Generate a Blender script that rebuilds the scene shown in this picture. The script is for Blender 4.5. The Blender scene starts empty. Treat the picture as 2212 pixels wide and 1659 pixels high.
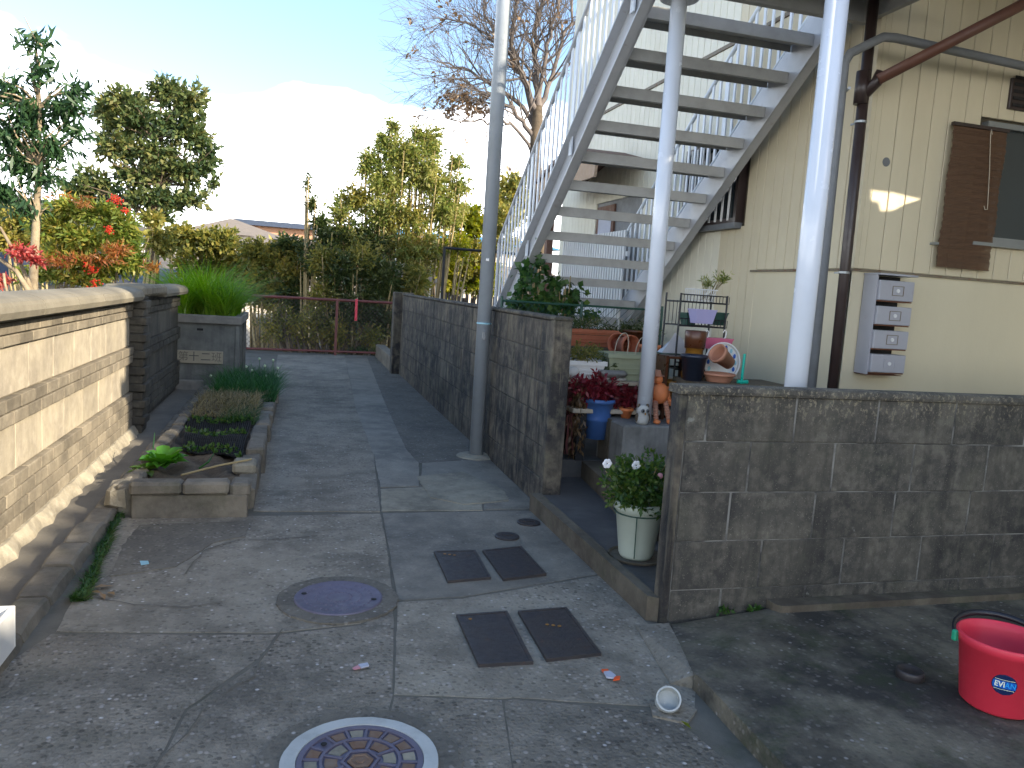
import bpy, math, random
import numpy as np
from mathutils import Vector, Matrix
R = math.radians
rnd = random.Random(7)
nr = np.random.RandomState(11)
scn = bpy.context.scene
COL = scn.collection
# ---------------------------------------------------------------- camera
# the working units below are pixels of a 2212 x 1659 view of the photograph, turned into points of the real place
FW_, FH_, FOC, CH = 2212.0, 1659.0, 1700.0, 1.30
def _ray(u, v): return np.array([(u - FW_/2)/FOC, -(v - FH_/2)/FOC, -1.0])
_a = _ray(640, 600); _b = _ray(1640, 666)
_up = np.cross(_b, _a)
if _up[1] < 0: _up = -_up
_up /= np.linalg.norm(_up); _Y = _a/np.linalg.norm(_a); _X = np.cross(_Y, _up)
RM = np.array([_X, _Y, _up])
def ray(u, v): return RM @ _ray(u, v)
def gp(u, v, z=0.0):
    r = ray(u, v); t = (z - CH)/r[2]; return (float(r[0]*t), float(r[1]*t), z)
def onx(u, v, x):
    r = ray(u, v); t = x/r[0]; return (x, float(r[1]*t), float(CH + r[2]*t))
def ony(u, v, y):
    r = ray(u, v); t = y/r[1]; return (float(r[0]*t), y, float(CH + r[2]*t))
def sz(u, v, y):           # metres per pixel at that place
    r = ray(u, v); return float(y/r[1])/FOC
cam_d = bpy.data.cameras.new('camera'); cam = bpy.data.objects.new('camera', cam_d); COL.objects.link(cam)
scn.camera = cam
cam_d.sensor_width = 36; cam_d.lens = FOC/FW_*36; cam_d.clip_end = 2000; cam_d.clip_start = .05
cam.matrix_world = Matrix(((RM[0][0], RM[0][1], RM[0][2], 0), (RM[1][0], RM[1][1], RM[1][2], 0), (RM[2][0], RM[2][1], RM[2][2], CH), (0, 0, 0, 1)))
# ---------------------------------------------------------------- light
SUN_A, SUN_E = 45.0, 25.0            # behind right of the camera, low afternoon sun
sd = bpy.data.lights.new('sun', 'SUN'); sd.energy = 3.6; sd.angle = R(.6); sd.color = (1, .87, .68)
so = bpy.data.objects.new('sun', sd); COL.objects.link(so)
SD = Vector((math.sin(R(SUN_A))*math.cos(R(SUN_E)), -math.cos(R(SUN_A))*math.cos(R(SUN_E)), math.sin(R(SUN_E))))
so.rotation_euler = SD.to_track_quat('Z', 'Y').to_euler(); so.location = (6, -8, 9)
w = bpy.data.worlds.new('World'); scn.world = w; w.use_nodes = True
nt = w.node_tree; N = nt.nodes; L = nt.links; N.clear()
out = N.new('ShaderNodeOutputWorld'); bg = N.new('ShaderNodeBackground')
sky = N.new('ShaderNodeTexSky'); sky.sky_type = 'NISHITA'; sky.sun_disc = False
sky.sun_elevation = R(SUN_E); sky.sun_rotation = R(180 - SUN_A); sky.air_density = 1.0; sky.dust_density = .9; sky.ozone_density = 2.0
tc = N.new('ShaderNodeTexCoord'); sp = N.new('ShaderNodeSeparateXYZ'); L.new(tc.outputs['Generated'], sp.inputs[0])
def wmath(op, a, b=None, c=None):
    m = N.new('ShaderNodeMath'); m.operation = op
    for i, x in enumerate((a, b, c)):
        if x is None: continue
        if isinstance(x, (int, float)): m.inputs[i].default_value = x
        else: L.new(x, m.inputs[i])
    return m.outputs[0]
mp = N.new('ShaderNodeMapping'); L.new(tc.outputs['Generated'], mp.inputs[0]); mp.inputs['Scale'].default_value = (1, 1, 1.6); mp.inputs['Location'].default_value = (.35, .1, 0)
n1 = N.new('ShaderNodeTexNoise'); n1.inputs['Scale'].default_value = 5.5; n1.inputs['Detail'].default_value = 5; n1.inputs['Roughness'].default_value = .45
L.new(mp.outputs[0], n1.inputs['Vector'])
n2 = N.new('ShaderNodeTexNoise'); n2.inputs['Scale'].default_value = 2.2; n2.inputs['Detail'].default_value = 4; L.new(mp.outputs[0], n2.inputs['Vector'])
edge = wmath('SUBTRACT', wmath('ADD', .218, wmath('MULTIPLY', wmath('SUBTRACT', n1.outputs['Fac'], .5), .20)), sp.outputs['Z'])
mask = N.new('ShaderNodeMapRange'); mask.interpolation_type = 'SMOOTHSTEP'; mask.inputs['From Min'].default_value = -.004; mask.inputs['From Max'].default_value = .014
L.new(edge, mask.inputs['Value'])
low = N.new('ShaderNodeMapRange'); low.inputs['From Min'].default_value = .0; low.inputs['From Max'].default_value = .10; low.inputs['To Min'].default_value = .8; low.inputs['To Max'].default_value = 1
L.new(sp.outputs['Z'], low.inputs['Value'])
hole = N.new('ShaderNodeMapRange'); hole.inputs['From Min'].default_value = .36; hole.inputs['From Max'].default_value = .5; hole.inputs['To Min'].default_value = .45
L.new(n2.outputs['Fac'], hole.inputs['Value'])
fac = wmath('MULTIPLY', wmath('MULTIPLY', mask.outputs[0], hole.outputs[0]), low.outputs[0])
mx = N.new('ShaderNodeMix'); mx.data_type = 'RGBA'; L.new(fac, mx.inputs['Factor']); L.new(sky.outputs[0], mx.inputs['A']); mx.inputs['B'].default_value = (13.5, 13.6, 13.8, 1)
L.new(mx.outputs['Result'], bg.inputs['Color']); bg.inputs['Strength'].default_value = .12
L.new(bg.outputs[0], out.inputs[0])
vs = scn.view_settings; vs.view_transform = 'Standard'; vs.look = 'None'; vs.gamma = 1; vs.exposure = 1.65; vs.use_curve_mapping = False
scn.cycles.max_bounces = 6; scn.cycles.diffuse_bounces = 4; scn.cycles.transparent_max_bounces = 8

# ---------------------------------------------------------------- materials
def newmat(name):
    m = bpy.data.materials.new(name); m.use_nodes = True
    b = m.node_tree.nodes['Principled BSDF']; return m, m.node_tree.nodes, m.node_tree.links, b
def rgba(c): return (c[0], c[1], c[2], 1)
def mul(c, k): return tuple(x*k for x in c)
def noise(N, L, scale, detail=4, rough=.55, vec=None, stretch=None):
    n = N.new('ShaderNodeTexNoise'); n.inputs['Scale'].default_value = scale; n.inputs['Detail'].default_value = detail; n.inputs['Roughness'].default_value = rough
    g = vec
    if g is None: g = N.new('ShaderNodeNewGeometry').outputs['Position']
    if stretch:
        mp = N.new('ShaderNodeMapping'); mp.inputs['Scale'].default_value = stretch; L.new(g, mp.inputs[0]); g = mp.outputs[0]
    L.new(g, n.inputs['Vector']); return n.outputs['Fac']
def mixc(N, L, f, a, b, blend='MIX'):
    m = N.new('ShaderNodeMix'); m.data_type = 'RGBA'; m.blend_type = blend
    for s, x in (('Factor', f), ('A', a), ('B', b)):
        if isinstance(x, (int, float)): m.inputs[s].default_value = x
        elif isinstance(x, tuple): m.inputs[s].default_value = rgba(x)
        else: L.new(x, m.inputs[s])
    return m.outputs['Result']
def rng(N, L, v, a, b, c=0.0, d=1.0):
    m = N.new('ShaderNodeMapRange'); m.inputs[1].default_value = a; m.inputs[2].default_value = b; m.inputs[3].default_value = c; m.inputs[4].default_value = d
    L.new(v, m.inputs[0]); return m.outputs[0]
def mth(N, L, op, a, b):
    m = N.new('ShaderNodeMath'); m.operation = op
    for i, x in enumerate((a, b)):
        if isinstance(x, (int, float)): m.inputs[i].default_value = x
        else: L.new(x, m.inputs[i])
    return m.outputs[0]
def bump(N, L, b, h, strength, dist=.01):
    m = N.new('ShaderNodeBump'); m.inputs['Strength'].default_value = strength; m.inputs['Distance'].default_value = dist
    L.new(h, m.inputs['Height']); L.new(m.outputs[0], b.inputs['Normal'])
def concrete(name, base, dark, light, big=1.6, mid=9, streak=0.0, speck=0.0, aggr=0.0, bmp=.5, rough=.9, moss=None, obj_var=.0, big_t=(.38, .66), grime=.8, alt=None, fleck=None):
    m, N, L, b = newmat(name)
    f1 = rng(N, L, noise(N, L, big, 5, .6), big_t[0], big_t[1])
    c = mixc(N, L, f1, base, dark)
    if alt is not None:
        c = mixc(N, L, rng(N, L, noise(N, L, big*.8, 3, .5, stretch=(1.3, .9, 1.1)), .5, .72, 0, .75), c, alt)
    f2 = rng(N, L, noise(N, L, mid, 6, .65), .45, .75)
    c = mixc(N, L, mth(N, L, 'MULTIPLY', f2, grime*.6), c, light)
    f3 = rng(N, L, noise(N, L, mid*.55, 6, .7, stretch=(1.1, 1, .9)), .5, .8)
    c = mixc(N, L, mth(N, L, 'MULTIPLY', f3, grime*.7), c, mul(dark, .7))
    if streak:
        f4 = rng(N, L, noise(N, L, 14, 4, .6, stretch=(1, 1, .12)), .48, .7)
        c = mixc(N, L, mth(N, L, 'MULTIPLY', f4, streak), c, mul(dark, .55))
        f5 = rng(N, L, noise(N, L, 22, 3, .6, stretch=(1.2, 1.1, .08)), .6, .8)
        c = mixc(N, L, mth(N, L, 'MULTIPLY', f5, streak*.5), c, light)
    h = noise(N, L, 60, 5, .7)
    if aggr:
        v = N.new('ShaderNodeTexVoronoi'); v.inputs['Scale'].default_value = 62; L.new(N.new('ShaderNodeNewGeometry').outputs['Position'], v.inputs['Vector'])
        cr = N.new('ShaderNodeSeparateColor'); L.new(v.outputs['Color'], cr.inputs[0])
        wh = rng(N, L, cr.outputs[0], .78, .97); dk = rng(N, L, cr.outputs[1], .62, .95)
        near = rng(N, L, v.outputs['Distance'], .35, .6, 1, 0)
        patch = rng(N, L, noise(N, L, 2.3, 4, .6), .35, .6, .35, 1)
        c = mixc(N, L, mth(N, L, 'MULTIPLY', mth(N, L, 'MULTIPLY', dk, near), mth(N, L, 'MULTIPLY', patch, aggr*.75)), c, mul(dark, .42))
        c = mixc(N, L, mth(N, L, 'MULTIPLY', mth(N, L, 'MULTIPLY', wh, near), mth(N, L, 'MULTIPLY', patch, aggr*.6)), c, (.42, .38, .34))
        v2 = N.new('ShaderNodeTexVoronoi'); v2.inputs['Scale'].default_value = 26; L.new(N.new('ShaderNodeNewGeometry').outputs['Position'], v2.inputs['Vector'])
        cr2 = N.new('ShaderNodeSeparateColor'); L.new(v2.outputs['Color'], cr2.inputs[0])
        w2 = mth(N, L, 'MULTIPLY', rng(N, L, cr2.outputs[0], .8, .85), rng(N, L, v2.outputs['Distance'], .1, .2, 1, 0))
        c = mixc(N, L, mth(N, L, 'MULTIPLY', w2, aggr*.8), c, (.55, .52, .5))
        h = mth(N, L, 'ADD', h, mth(N, L, 'MULTIPLY', near, .5*aggr))
    if speck:
        f6 = rng(N, L, noise(N, L, 190, 2, .5), .66, .72)
        c = mixc(N, L, mth(N, L, 'MULTIPLY', f6, speck), c, light)
    if fleck:
        sp_ = N.new('ShaderNodeSeparateXYZ'); L.new(N.new('ShaderNodeNewGeometry').outputs['Position'], sp_.inputs[0])
        band = rng(N, L, sp_.outputs[2], fleck[0], fleck[1]); f8 = rng(N, L, noise(N, L, 75, 3, .7, stretch=(1, 1, .7)), .55, .62)
        c = mixc(N, L, mth(N, L, 'MULTIPLY', mth(N, L, 'MULTIPLY', f8, band), .5), c, (.34, .29, .19))
        f9 = rng(N, L, noise(N, L, 9, 5, .7), .66, .72); c = mixc(N, L, mth(N, L, 'MULTIPLY', f9, .5), c, (.30, .31, .27))
    if moss:
        f7 = rng(N, L, noise(N, L, 5, 6, .7), .52, .66)
        c = mixc(N, L, mth(N, L, 'MULTIPLY', f7, moss), c, (.03, .045, .012))
    if obj_var:
        oi = N.new('ShaderNodeObjectInfo')
        k = rng(N, L, oi.outputs['Random'], 0, 1, 1-obj_var, 1+obj_var*.6)
        cc = N.new('ShaderNodeMix'); cc.data_type = 'RGBA'; cc.blend_type = 'MULTIPLY'; cc.inputs['Factor'].default_value = 1
        L.new(c, cc.inputs['A']); cb = N.new('ShaderNodeCombineColor')
        for i in range(3): L.new(k, cb.inputs[i])
        L.new(cb.outputs[0], cc.inputs['B']); c = cc.outputs['Result']
    L.new(c, b.inputs['Base Color']); b.inputs['Roughness'].default_value = rough
    bump(N, L, b, h, bmp, .006); return m
def paint(name, col, rough=.45, dirt=.25, dirtc=None, metal=0.0, sc=7, rust=0.0, bmp=.08, streak=False, coat=0):
    m, N, L, b = newmat(name)
    f = rng(N, L, noise(N, L, sc, 6, .65, stretch=(1, 1, .3) if streak else None), .42, .75)
    c = mixc(N, L, mth(N, L, 'MULTIPLY', f, dirt), col, dirtc or mul(col, .45))
    if rust:
        f = rng(N, L, noise(N, L, sc*2.2, 6, .7), .62-.1*rust, .7)
        c = mixc(N, L, mth(N, L, 'MULTIPLY', f, min(1, rust)), c, (.16, .055, .018))
    L.new(c, b.inputs['Base Color']); b.inputs['Roughness'].default_value = rough; b.inputs['Metallic'].default_value = metal
    if coat: b.inputs['Coat Weight'].default_value = coat
    L.new(rng(N, L, noise(N, L, sc*3, 4), .3, .7, rough*.8, min(1, rough*1.3)), b.inputs['Roughness'])
    bump(N, L, b, noise(N, L, 45, 4), bmp, .004); return m
def leafm(name, cols, trans=.35, rough=.45, spread=1.0):
    m, N, L, b = newmat(name)
    g = N.new('ShaderNodeNewGeometry'); r = N.new('ShaderNodeValToRGB')
    el = r.color_ramp.elements; n = len(cols)
    el[0].position = 0; el[0].color = rgba(cols[0]); el[1].position = 1; el[1].color = rgba(cols[-1])
    for i in range(1, n-1):
        e = el.new(i/(n-1)); e.color = rgba(cols[i])
    big = noise(N, L, 1.7, 3, .5)
    f = mth(N, L, 'ADD', mth(N, L, 'MULTIPLY', g.outputs['Random Per Island'], .6), rng(N, L, big, .3, .7, 0, .4))
    L.new(f, r.inputs[0]); L.new(r.outputs[0], b.inputs['Base Color']); b.inputs['Roughness'].default_value = rough
    t = N.new('ShaderNodeBsdfTranslucent'); hs = N.new('ShaderNodeHueSaturation'); hs.inputs['Value'].default_value = 1.5; hs.inputs['Saturation'].default_value = 1.1
    L.new(r.outputs[0], hs.inputs['Color']); L.new(hs.outputs[0], t.inputs['Color'])
    mix = N.new('ShaderNodeMixShader'); mix.inputs[0].default_value = trans
    L.new(b.outputs[0], mix.inputs[1]); L.new(t.outputs[0], mix.inputs[2])
    L.new(mix.outputs[0], N['Material Output'].inputs['Surface']); return m

M = {}
M['lane'] = concrete('lane_concrete', (.245, .218, .168), (.135, .12, .094), (.34, .305, .24), big=1.6, mid=7, aggr=1.0, bmp=.7, rough=.85, obj_var=.12, big_t=(.4, .62), grime=1.2, alt=(.26, .235, .185))
M['lane_rough'] = concrete('exposed_aggregate', (.215, .19, .148), (.105, .096, .078), (.33, .295, .235), big=1.5, mid=7, aggr=1.15, bmp=1.0, rough=.8, obj_var=.06, moss=.12, big_t=(.4, .62), grime=1.2, alt=(.24, .215, .17))
M['lane_smooth'] = concrete('smooth_lane', (.215, .192, .152), (.115, .104, .084), (.32, .29, .23), big=1.4, mid=6, aggr=.4, bmp=.45, rough=.65, obj_var=.12, big_t=(.4, .62), grime=1.2, alt=(.25, .225, .175))
M['lane_pale'] = concrete('pale_mortar_patch', (.29, .26, .19), (.16, .145, .11), (.37, .335, .255), big=3.2, mid=9, aggr=.3, bmp=.4, grime=1.2)
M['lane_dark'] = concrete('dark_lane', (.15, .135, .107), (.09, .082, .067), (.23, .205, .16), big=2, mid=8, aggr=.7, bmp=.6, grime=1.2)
M['joint'] = concrete('joint_dirt', (.135, .125, .10), (.09, .082, .066), (.18, .165, .13), moss=.3)
M['terrace'] = concrete('terrace_concrete', (.12, .105, .075), (.036, .033, .027), (.30, .265, .19), big=2.6, mid=6, aggr=.45, bmp=.7, moss=.55, big_t=(.4, .58))
M['block'] = concrete('weathered_block', (.10, .09, .07), (.034, .032, .029), (.20, .18, .14), big=3.0, mid=20, fleck=(.80, .93), streak=.55, speck=.9, bmp=1.0, obj_var=.16, moss=.15, big_t=(.34, .66), grime=1.1)
M['block2'] = concrete('stained_block', (.135, .112, .08), (.027, .025, .025), (.25, .215, .15), big=2.8, mid=10, streak=1.1, speck=.3, bmp=1.0, obj_var=.18, moss=.2, big_t=(.36, .58), grime=1.25)
M['mortar'] = concrete('mortar', (.20, .192, .17), (.045, .042, .038), (.30, .29, .26), big=5, mid=14, bmp=.4, big_t=(.42, .54))
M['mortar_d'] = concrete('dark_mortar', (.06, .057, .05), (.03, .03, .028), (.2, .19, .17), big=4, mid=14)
M['cream_block'] = concrete('cream_block', (.40, .35, .255), (.27, .235, .18), (.52, .46, .36), big=3, mid=14, streak=.25, speck=.1, bmp=.5, obj_var=.14)
M['cream_brick'] = concrete('cream_brick', (.235, .20, .145), (.14, .12, .088), (.34, .30, .22), big=3, mid=18, streak=.2, bmp=.5, obj_var=.28)
M['shade_brick'] = concrete('shaded_cream_brick', (.085, .078, .06), (.04, .037, .03), (.17, .155, .12), big=3, mid=16, streak=.4, bmp=.6, obj_var=.25)  # cream brick darkened: shade on pillar and far wall put into the colour
M['shade_panel'] = concrete('shaded_cream_panel', (.11, .10, .078), (.05, .047, .04), (.19, .175, .14), big=3, mid=12, streak=.6, bmp=.5, obj_var=.15)  # cream panel darkened the same way, far section's shade in the colour
M['cream_cap'] = concrete('coping_stone', (.23, .205, .15), (.15, .135, .10), (.32, .29, .22), big=3, mid=12, bmp=.5, obj_var=.08)
M['footing'] = concrete('rough_footing', (.36, .32, .235), (.2, .175, .13), (.5, .45, .35), big=5, mid=16, bmp=1.0)
M['gutter'] = concrete('gutter_concrete', (.17, .155, .125), (.11, .10, .085), (.25, .23, .19), big=2, mid=8, bmp=.4)
M['kerb'] = concrete('kerb_concrete', (.19, .165, .125), (.10, .09, .072), (.28, .25, .2), big=4, mid=14, bmp=.6, moss=.3, obj_var=.2)
M['planter'] = concrete('planter_concrete', (.15, .155, .14), (.085, .09, .085), (.22, .22, .2), big=3, mid=9, streak=.35, bmp=.4)
M['planter_rim'] = concrete('planter_rim', (.22, .21, .185), (.14, .135, .12), (.3, .28, .24), big=3, mid=9, bmp=.4)
M['soil'] = concrete('soil', (.09, .065, .04), (.04, .03, .02), (.2, .16, .1), big=6, mid=22, bmp=1.0)
M['dirt'] = concrete('hillside_soil', (.09, .075, .045), (.05, .045, .025), (.14, .12, .07), big=.4, mid=2, bmp=1.0)
M['entry'] = concrete('entry_slab', (.085, .082, .078), (.05, .05, .05), (.15, .145, .13), big=2, mid=7, bmp=.3, rough=.6)
M['entry_edge'] = concrete('entry_edge', (.125, .105, .075), (.07, .055, .038), (.2, .17, .12), big=4, mid=12, bmp=.5, moss=.3)
M['found'] = concrete('foundation_block', (.24, .235, .215), (.14, .135, .12), (.33, .32, .3), big=4, mid=9, streak=.4, bmp=.4)
M['steel'] = paint('painted_steel', (.44, .455, .475), .38, .25, (.2, .21, .22), rust=.25, sc=5)
M['tread'] = paint('painted_tread', (.38, .385, .38), .5, .4, (.13, .13, .12), sc=6)
M['column'] = paint('white_painted_steel', (.62, .66, .72), .22, .15, (.4, .42, .45), sc=4, coat=.3)
M['galv'] = paint('galvanised', (.36, .40, .44), .4, .35, (.25, .28, .3), metal=.35, sc=9)
M['baluster'] = paint('white_baluster', (.62, .66, .70), .35, .2, (.4, .42, .42), sc=6)
M['brownpipe'] = paint('brown_pipe', (.035, .022, .02), .35, .3, (.06, .05, .045), sc=6)
M['rustpipe'] = paint('reddish_pipe', (.12, .05, .032), .5, .4, (.06, .03, .02), sc=8)
M['greypipe'] = paint('grey_pipe', (.15, .16, .17), .5, .4, (.08, .08, .07), sc=6)
M['wallB'] = paint('cream_siding', (.60, .53, .37), .55, .35, (.44, .37, .24), sc=3, streak=True, bmp=.05)
M['wallBlow'] = paint('cream_render', (.60, .535, .375), .7, .3, (.47, .41, .28), sc=2.2, streak=True, bmp=.2)
M['wallA'] = paint('pale_siding', (.72, .69, .56), .55, .3, (.4, .36, .26), sc=3, streak=True, bmp=.05)
M['seam'] = paint('seam_dark', (.08, .065, .04), .8, .3)
M['flash'] = paint('flashing', (.18, .15, .1), .6, .4, rust=1.0, sc=9)
M['mail'] = paint('mailbox_metal', (.36, .36, .385), .4, .2, (.28, .27, .29), sc=6, rust=.12)
M['mailrust'] = paint('rusty_metal', (.15, .06, .03), .8, .5, (.06, .03, .02), rust=1, sc=30)
M['dark'] = paint('dark_void', (.012, .012, .012), .8, .1)
M['alu'] = paint('aluminium', (.3, .32, .33), .35, .2, metal=.6)
M['iron'] = paint('cast_iron', (.034, .030, .031), .45, .45, (.065, .045, .03), sc=12, rust=.35, bmp=.3)
M['purple'] = paint('purple_grey_iron', (.115, .105, .15), .55, .4, (.1, .08, .075), sc=9, rust=.15, bmp=.3)
M['cell'] = paint('brown_cell', (.17, .095, .055), .7, .7, (.22, .19, .15), sc=14, bmp=.4)
M['ring'] = concrete('white_ring', (.46, .48, .46), (.34, .35, .33), (.58, .58, .55), big=5, mid=20, bmp=.3)
M['redfence'] = paint('red_brown_rail', (.13, .035, .03), .55, .5, (.07, .03, .02), sc=8, rust=.6)
M['mesh'] = paint('fence_wire', (.07, .055, .05), .6, .4)
M['blackmetal'] = paint('black_metal', (.015, .016, .018), .5, .3)
M['tape'] = paint('red_tape', (.55, .03, .06), .4, .1)
M['terra'] = paint('terracotta', (.42, .13, .065), .75, .35, (.25, .1, .06), sc=12, bmp=.2)
M['terra2'] = paint('pale_terracotta', (.45, .21, .13), .75, .3, (.3, .16, .1), sc=12, bmp=.2)
M['orange'] = paint('orange_clay', (.75, .23, .075), .6, .3, (.45, .12, .05), sc=14)
M['brownpot'] = paint('brown_glazed', (.10, .035, .015), .3, .4, (.05, .02, .01))
M['yellowpot'] = paint('amber_plastic', (.30, .14, .02), .4, .4, (.15, .07, .02))
M['navy'] = paint('navy_pot', (.02, .026, .045), .35, .2)
M['bluepot'] = paint('blue_pot', (.06, .145, .38), .35, .35, (.05, .08, .16), sc=10)
M['whitepot'] = paint('pale_green_pot', (.50, .56, .48), .4, .25, (.35, .38, .3), sc=6)
M['olivepot'] = paint('olive_planter', (.30, .33, .22), .5, .3, (.22, .23, .15))
M['lilac'] = paint('lilac_plastic', (.36, .34, .55), .45, .1)
M['pink'] = paint('pink_plastic', (.55, .13, .22), .45, .1)
M['turq'] = paint('turquoise_plastic', (.0, .40, .30), .3, .1)
M['dkgreen'] = paint('dark_green_plastic', (.02, .07, .05), .5, .2)
M['white'] = paint('white_plastic', (.7, .7, .68), .4, .25, (.45, .43, .38))
M['cloth'] = paint('white_bag', (.6, .6, .62), .6, .1)
M['wood'] = paint('weathered_board', (.42, .36, .27), .7, .4, (.25, .2, .14), sc=9)
M['redbox'] = paint('dark_red_box', (.11, .03, .025), .6, .3)
M['red'] = paint('red_bucket', (.68, .035, .065), .5, .2, (.58, .035, .06), sc=5, bmp=.03)
M['label_navy'] = paint('label_navy', (.008, .02, .075), .3, .05)
M['label_blue'] = paint('label_blue', (.01, .10, .42), .3, .05)
M['text_white'] = paint('text_white', (.75, .78, .62), .4, .05)
M['text_blue'] = paint('text_blue', (.02, .28, .72), .4, .05)
M['text_dark'] = paint('text_dark', (.05, .05, .05), .6, .1)
M['plate'] = paint('number_plate', (.28, .25, .18), .6, .35, (.2, .18, .13), sc=12)
M['mint'] = paint('mint_clip', (.02, .32, .17), .4, .1)
M['black_rubber'] = paint('black_handle', (.012, .012, .016), .35, .1)
M['litter_o'] = paint('orange_paper', (.75, .10, .02), .5, .1)
M['litter_w'] = paint('pale_paper', (.42, .44, .52), .6, .2)
M['litter_p'] = paint('pink_paper', (.55, .25, .28), .6, .2)
M['litter_c'] = paint('cyan_scrap', (.3, .55, .62), .5, .2)
M['stone_w'] = paint('white_stone', (.5, .49, .45), .8, .4, (.3, .28, .24), sc=20, bmp=.4)
M['berry'] = paint('red_berry', (.42, .03, .012), .35, .4, (.45, .08, .02), sc=30)
M['roof'] = paint('grey_roof_tile', (.20, .17, .14), .7, .4, (.12, .11, .1), sc=2)
M['roofdark'] = paint('dark_roof_tile', (.05, .052, .06), .5, .3, sc=2)
M['housew'] = paint('white_house_wall', (.62, .58, .5), .8, .2, sc=1)
M['houseo'] = paint('orange_house_wall', (.46, .25, .15), .8, .3, sc=1)
M['bluetrim'] = paint('blue_roof_trim', (.06, .25, .42), .6, .2)
M['bark'] = concrete('bark', (.13, .095, .06), (.06, .045, .03), (.22, .18, .12), big=4, mid=20, bmp=1.0)
M['bark_pale'] = concrete('pale_bark', (.30, .24, .15), (.16, .12, .075), (.42, .36, .25), big=4, mid=20, bmp=.8)
M['bark_purple'] = concrete('twig_bark', (.15, .125, .11), (.08, .068, .065), (.25, .21, .16), big=3, mid=12, bmp=.6)
M['stemtan'] = paint('tan_culm', (.34, .26, .12), .6, .4, (.18, .15, .07))
M['hill'] = paint('distant_hill', (.10, .13, .17), .9, .3, (.07, .10, .12), sc=.03)  # blue-grey of distance haze put into the base colour
M['net'] = paint('black_netting', (.005, .0055, .005), .95, .2)
M['canopy'] = paint('porch_brown', (.14, .07, .045), .6, .3)
M['canopy_side'] = paint('porch_tan', (.42, .29, .19), .7, .3)
M['lf_t1'] = leafm('leaf_slim', [(.018, .05, .022), (.035, .085, .03), (.06, .12, .045)], .3)
M['lf_t2'] = leafm('leaf_olive', [(.025, .055, .03), (.06, .10, .035), (.13, .155, .05), (.22, .19, .06)], .28)
M['lf_nan'] = leafm('leaf_nandina', [(.07, .14, .03), (.17, .24, .045), (.30, .31, .06), (.40, .27, .06)], .4)
M['lf_orange'] = leafm('leaf_orange', [(.26, .19, .04), (.32, .15, .04), (.36, .10, .04)], .4)
M['lf_red'] = leafm('leaf_red', [(.30, .03, .03), (.38, .06, .06), (.30, .10, .05)], .35)
M['lf_crimson'] = leafm('leaf_crimson', [(.10, .012, .012), (.2, .02, .03), (.3, .025, .04)], .3)
M['lf_bush'] = leafm('leaf_bush', [(.06, .09, .025), (.16, .175, .04), (.30, .26, .06), (.44, .34, .07)], .4)
M['lf_dark'] = leafm('leaf_dark', [(.025, .05, .015), (.06, .09, .025), (.14, .15, .045)], .3)
M['lf_bam'] = leafm('leaf_bamboo', [(.08, .13, .03), (.16, .21, .05), (.32, .32, .09), (.46, .40, .16)], .45)
M['lf_yel'] = leafm('leaf_yellow', [(.08, .13, .015), (.2, .22, .02), (.36, .30, .03)], .5)
M['lf_vine'] = leafm('leaf_vine', [(.02, .06, .02), (.05, .12, .025), (.14, .20, .04)], .35)
M['lf_brown'] = leafm('leaf_brown', [(.08, .05, .03), (.16, .095, .045), (.24, .15, .06)], .3)
M['lf_pot'] = leafm('leaf_pot', [(.02, .06, .012), (.05, .11, .02), (.13, .17, .025)], .35)
M['lf_dry'] = leafm('dry_leaf', [(.16, .10, .05), (.25, .17, .08), (.3, .14, .04)], .2)
M['grass'] = leafm('grass_blade', [(.05, .14, .01), (.13, .27, .018), (.26, .38, .04)], .45)
M['chive'] = leafm('chive_blade', [(.012, .06, .018), (.03, .12, .025), (.06, .19, .03)], .35)
M['drygrass'] = leafm('dry_grass', [(.15, .13, .05), (.25, .2, .09), (.33, .27, .13)], .3)
M['lettuce'] = leafm('salad_leaf', [(.06, .20, .02), (.11, .30, .035)], .4, .35)
M['moss'] = leafm('moss_tuft', [(.015, .05, .008), (.03, .09, .012), (.06, .13, .02)], .3)
M['petal'] = paint('white_petal', (.75, .75, .75), .6, .1)
M['flower'] = paint('pale_flower', (.45, .55, .35), .6, .1)
def glassm():
    m, N, L, b = newmat('window_glass'); b.inputs['Base Color'].default_value = (.03, .04, .045, 1); b.inputs['Roughness'].default_value = .08; b.inputs['Specular IOR Level'].default_value = .8; return m
M['glass'] = glassm()
def waterm():
    m, N, L, b = newmat('puddle_water'); b.inputs['Base Color'].default_value = (.24, .27, .29, 1); b.inputs['Roughness'].default_value = .03; b.inputs['Specular IOR Level'].default_value = 1; return m  # milky pale base colour stands in for the sky's reflection
M['water'] = waterm()
def blindm():
    m, N, L, b = newmat('bamboo_blind')
    c = mixc(N, L, rng(N, L, noise(N, L, 30, 5, .7, stretch=(.15, .15, 6)), .35, .7), (.115, .055, .024), (.05, .024, .012))
    L.new(c, b.inputs['Base Color']); b.inputs['Roughness'].default_value = .6; return m
M['blind'] = blindm()

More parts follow.
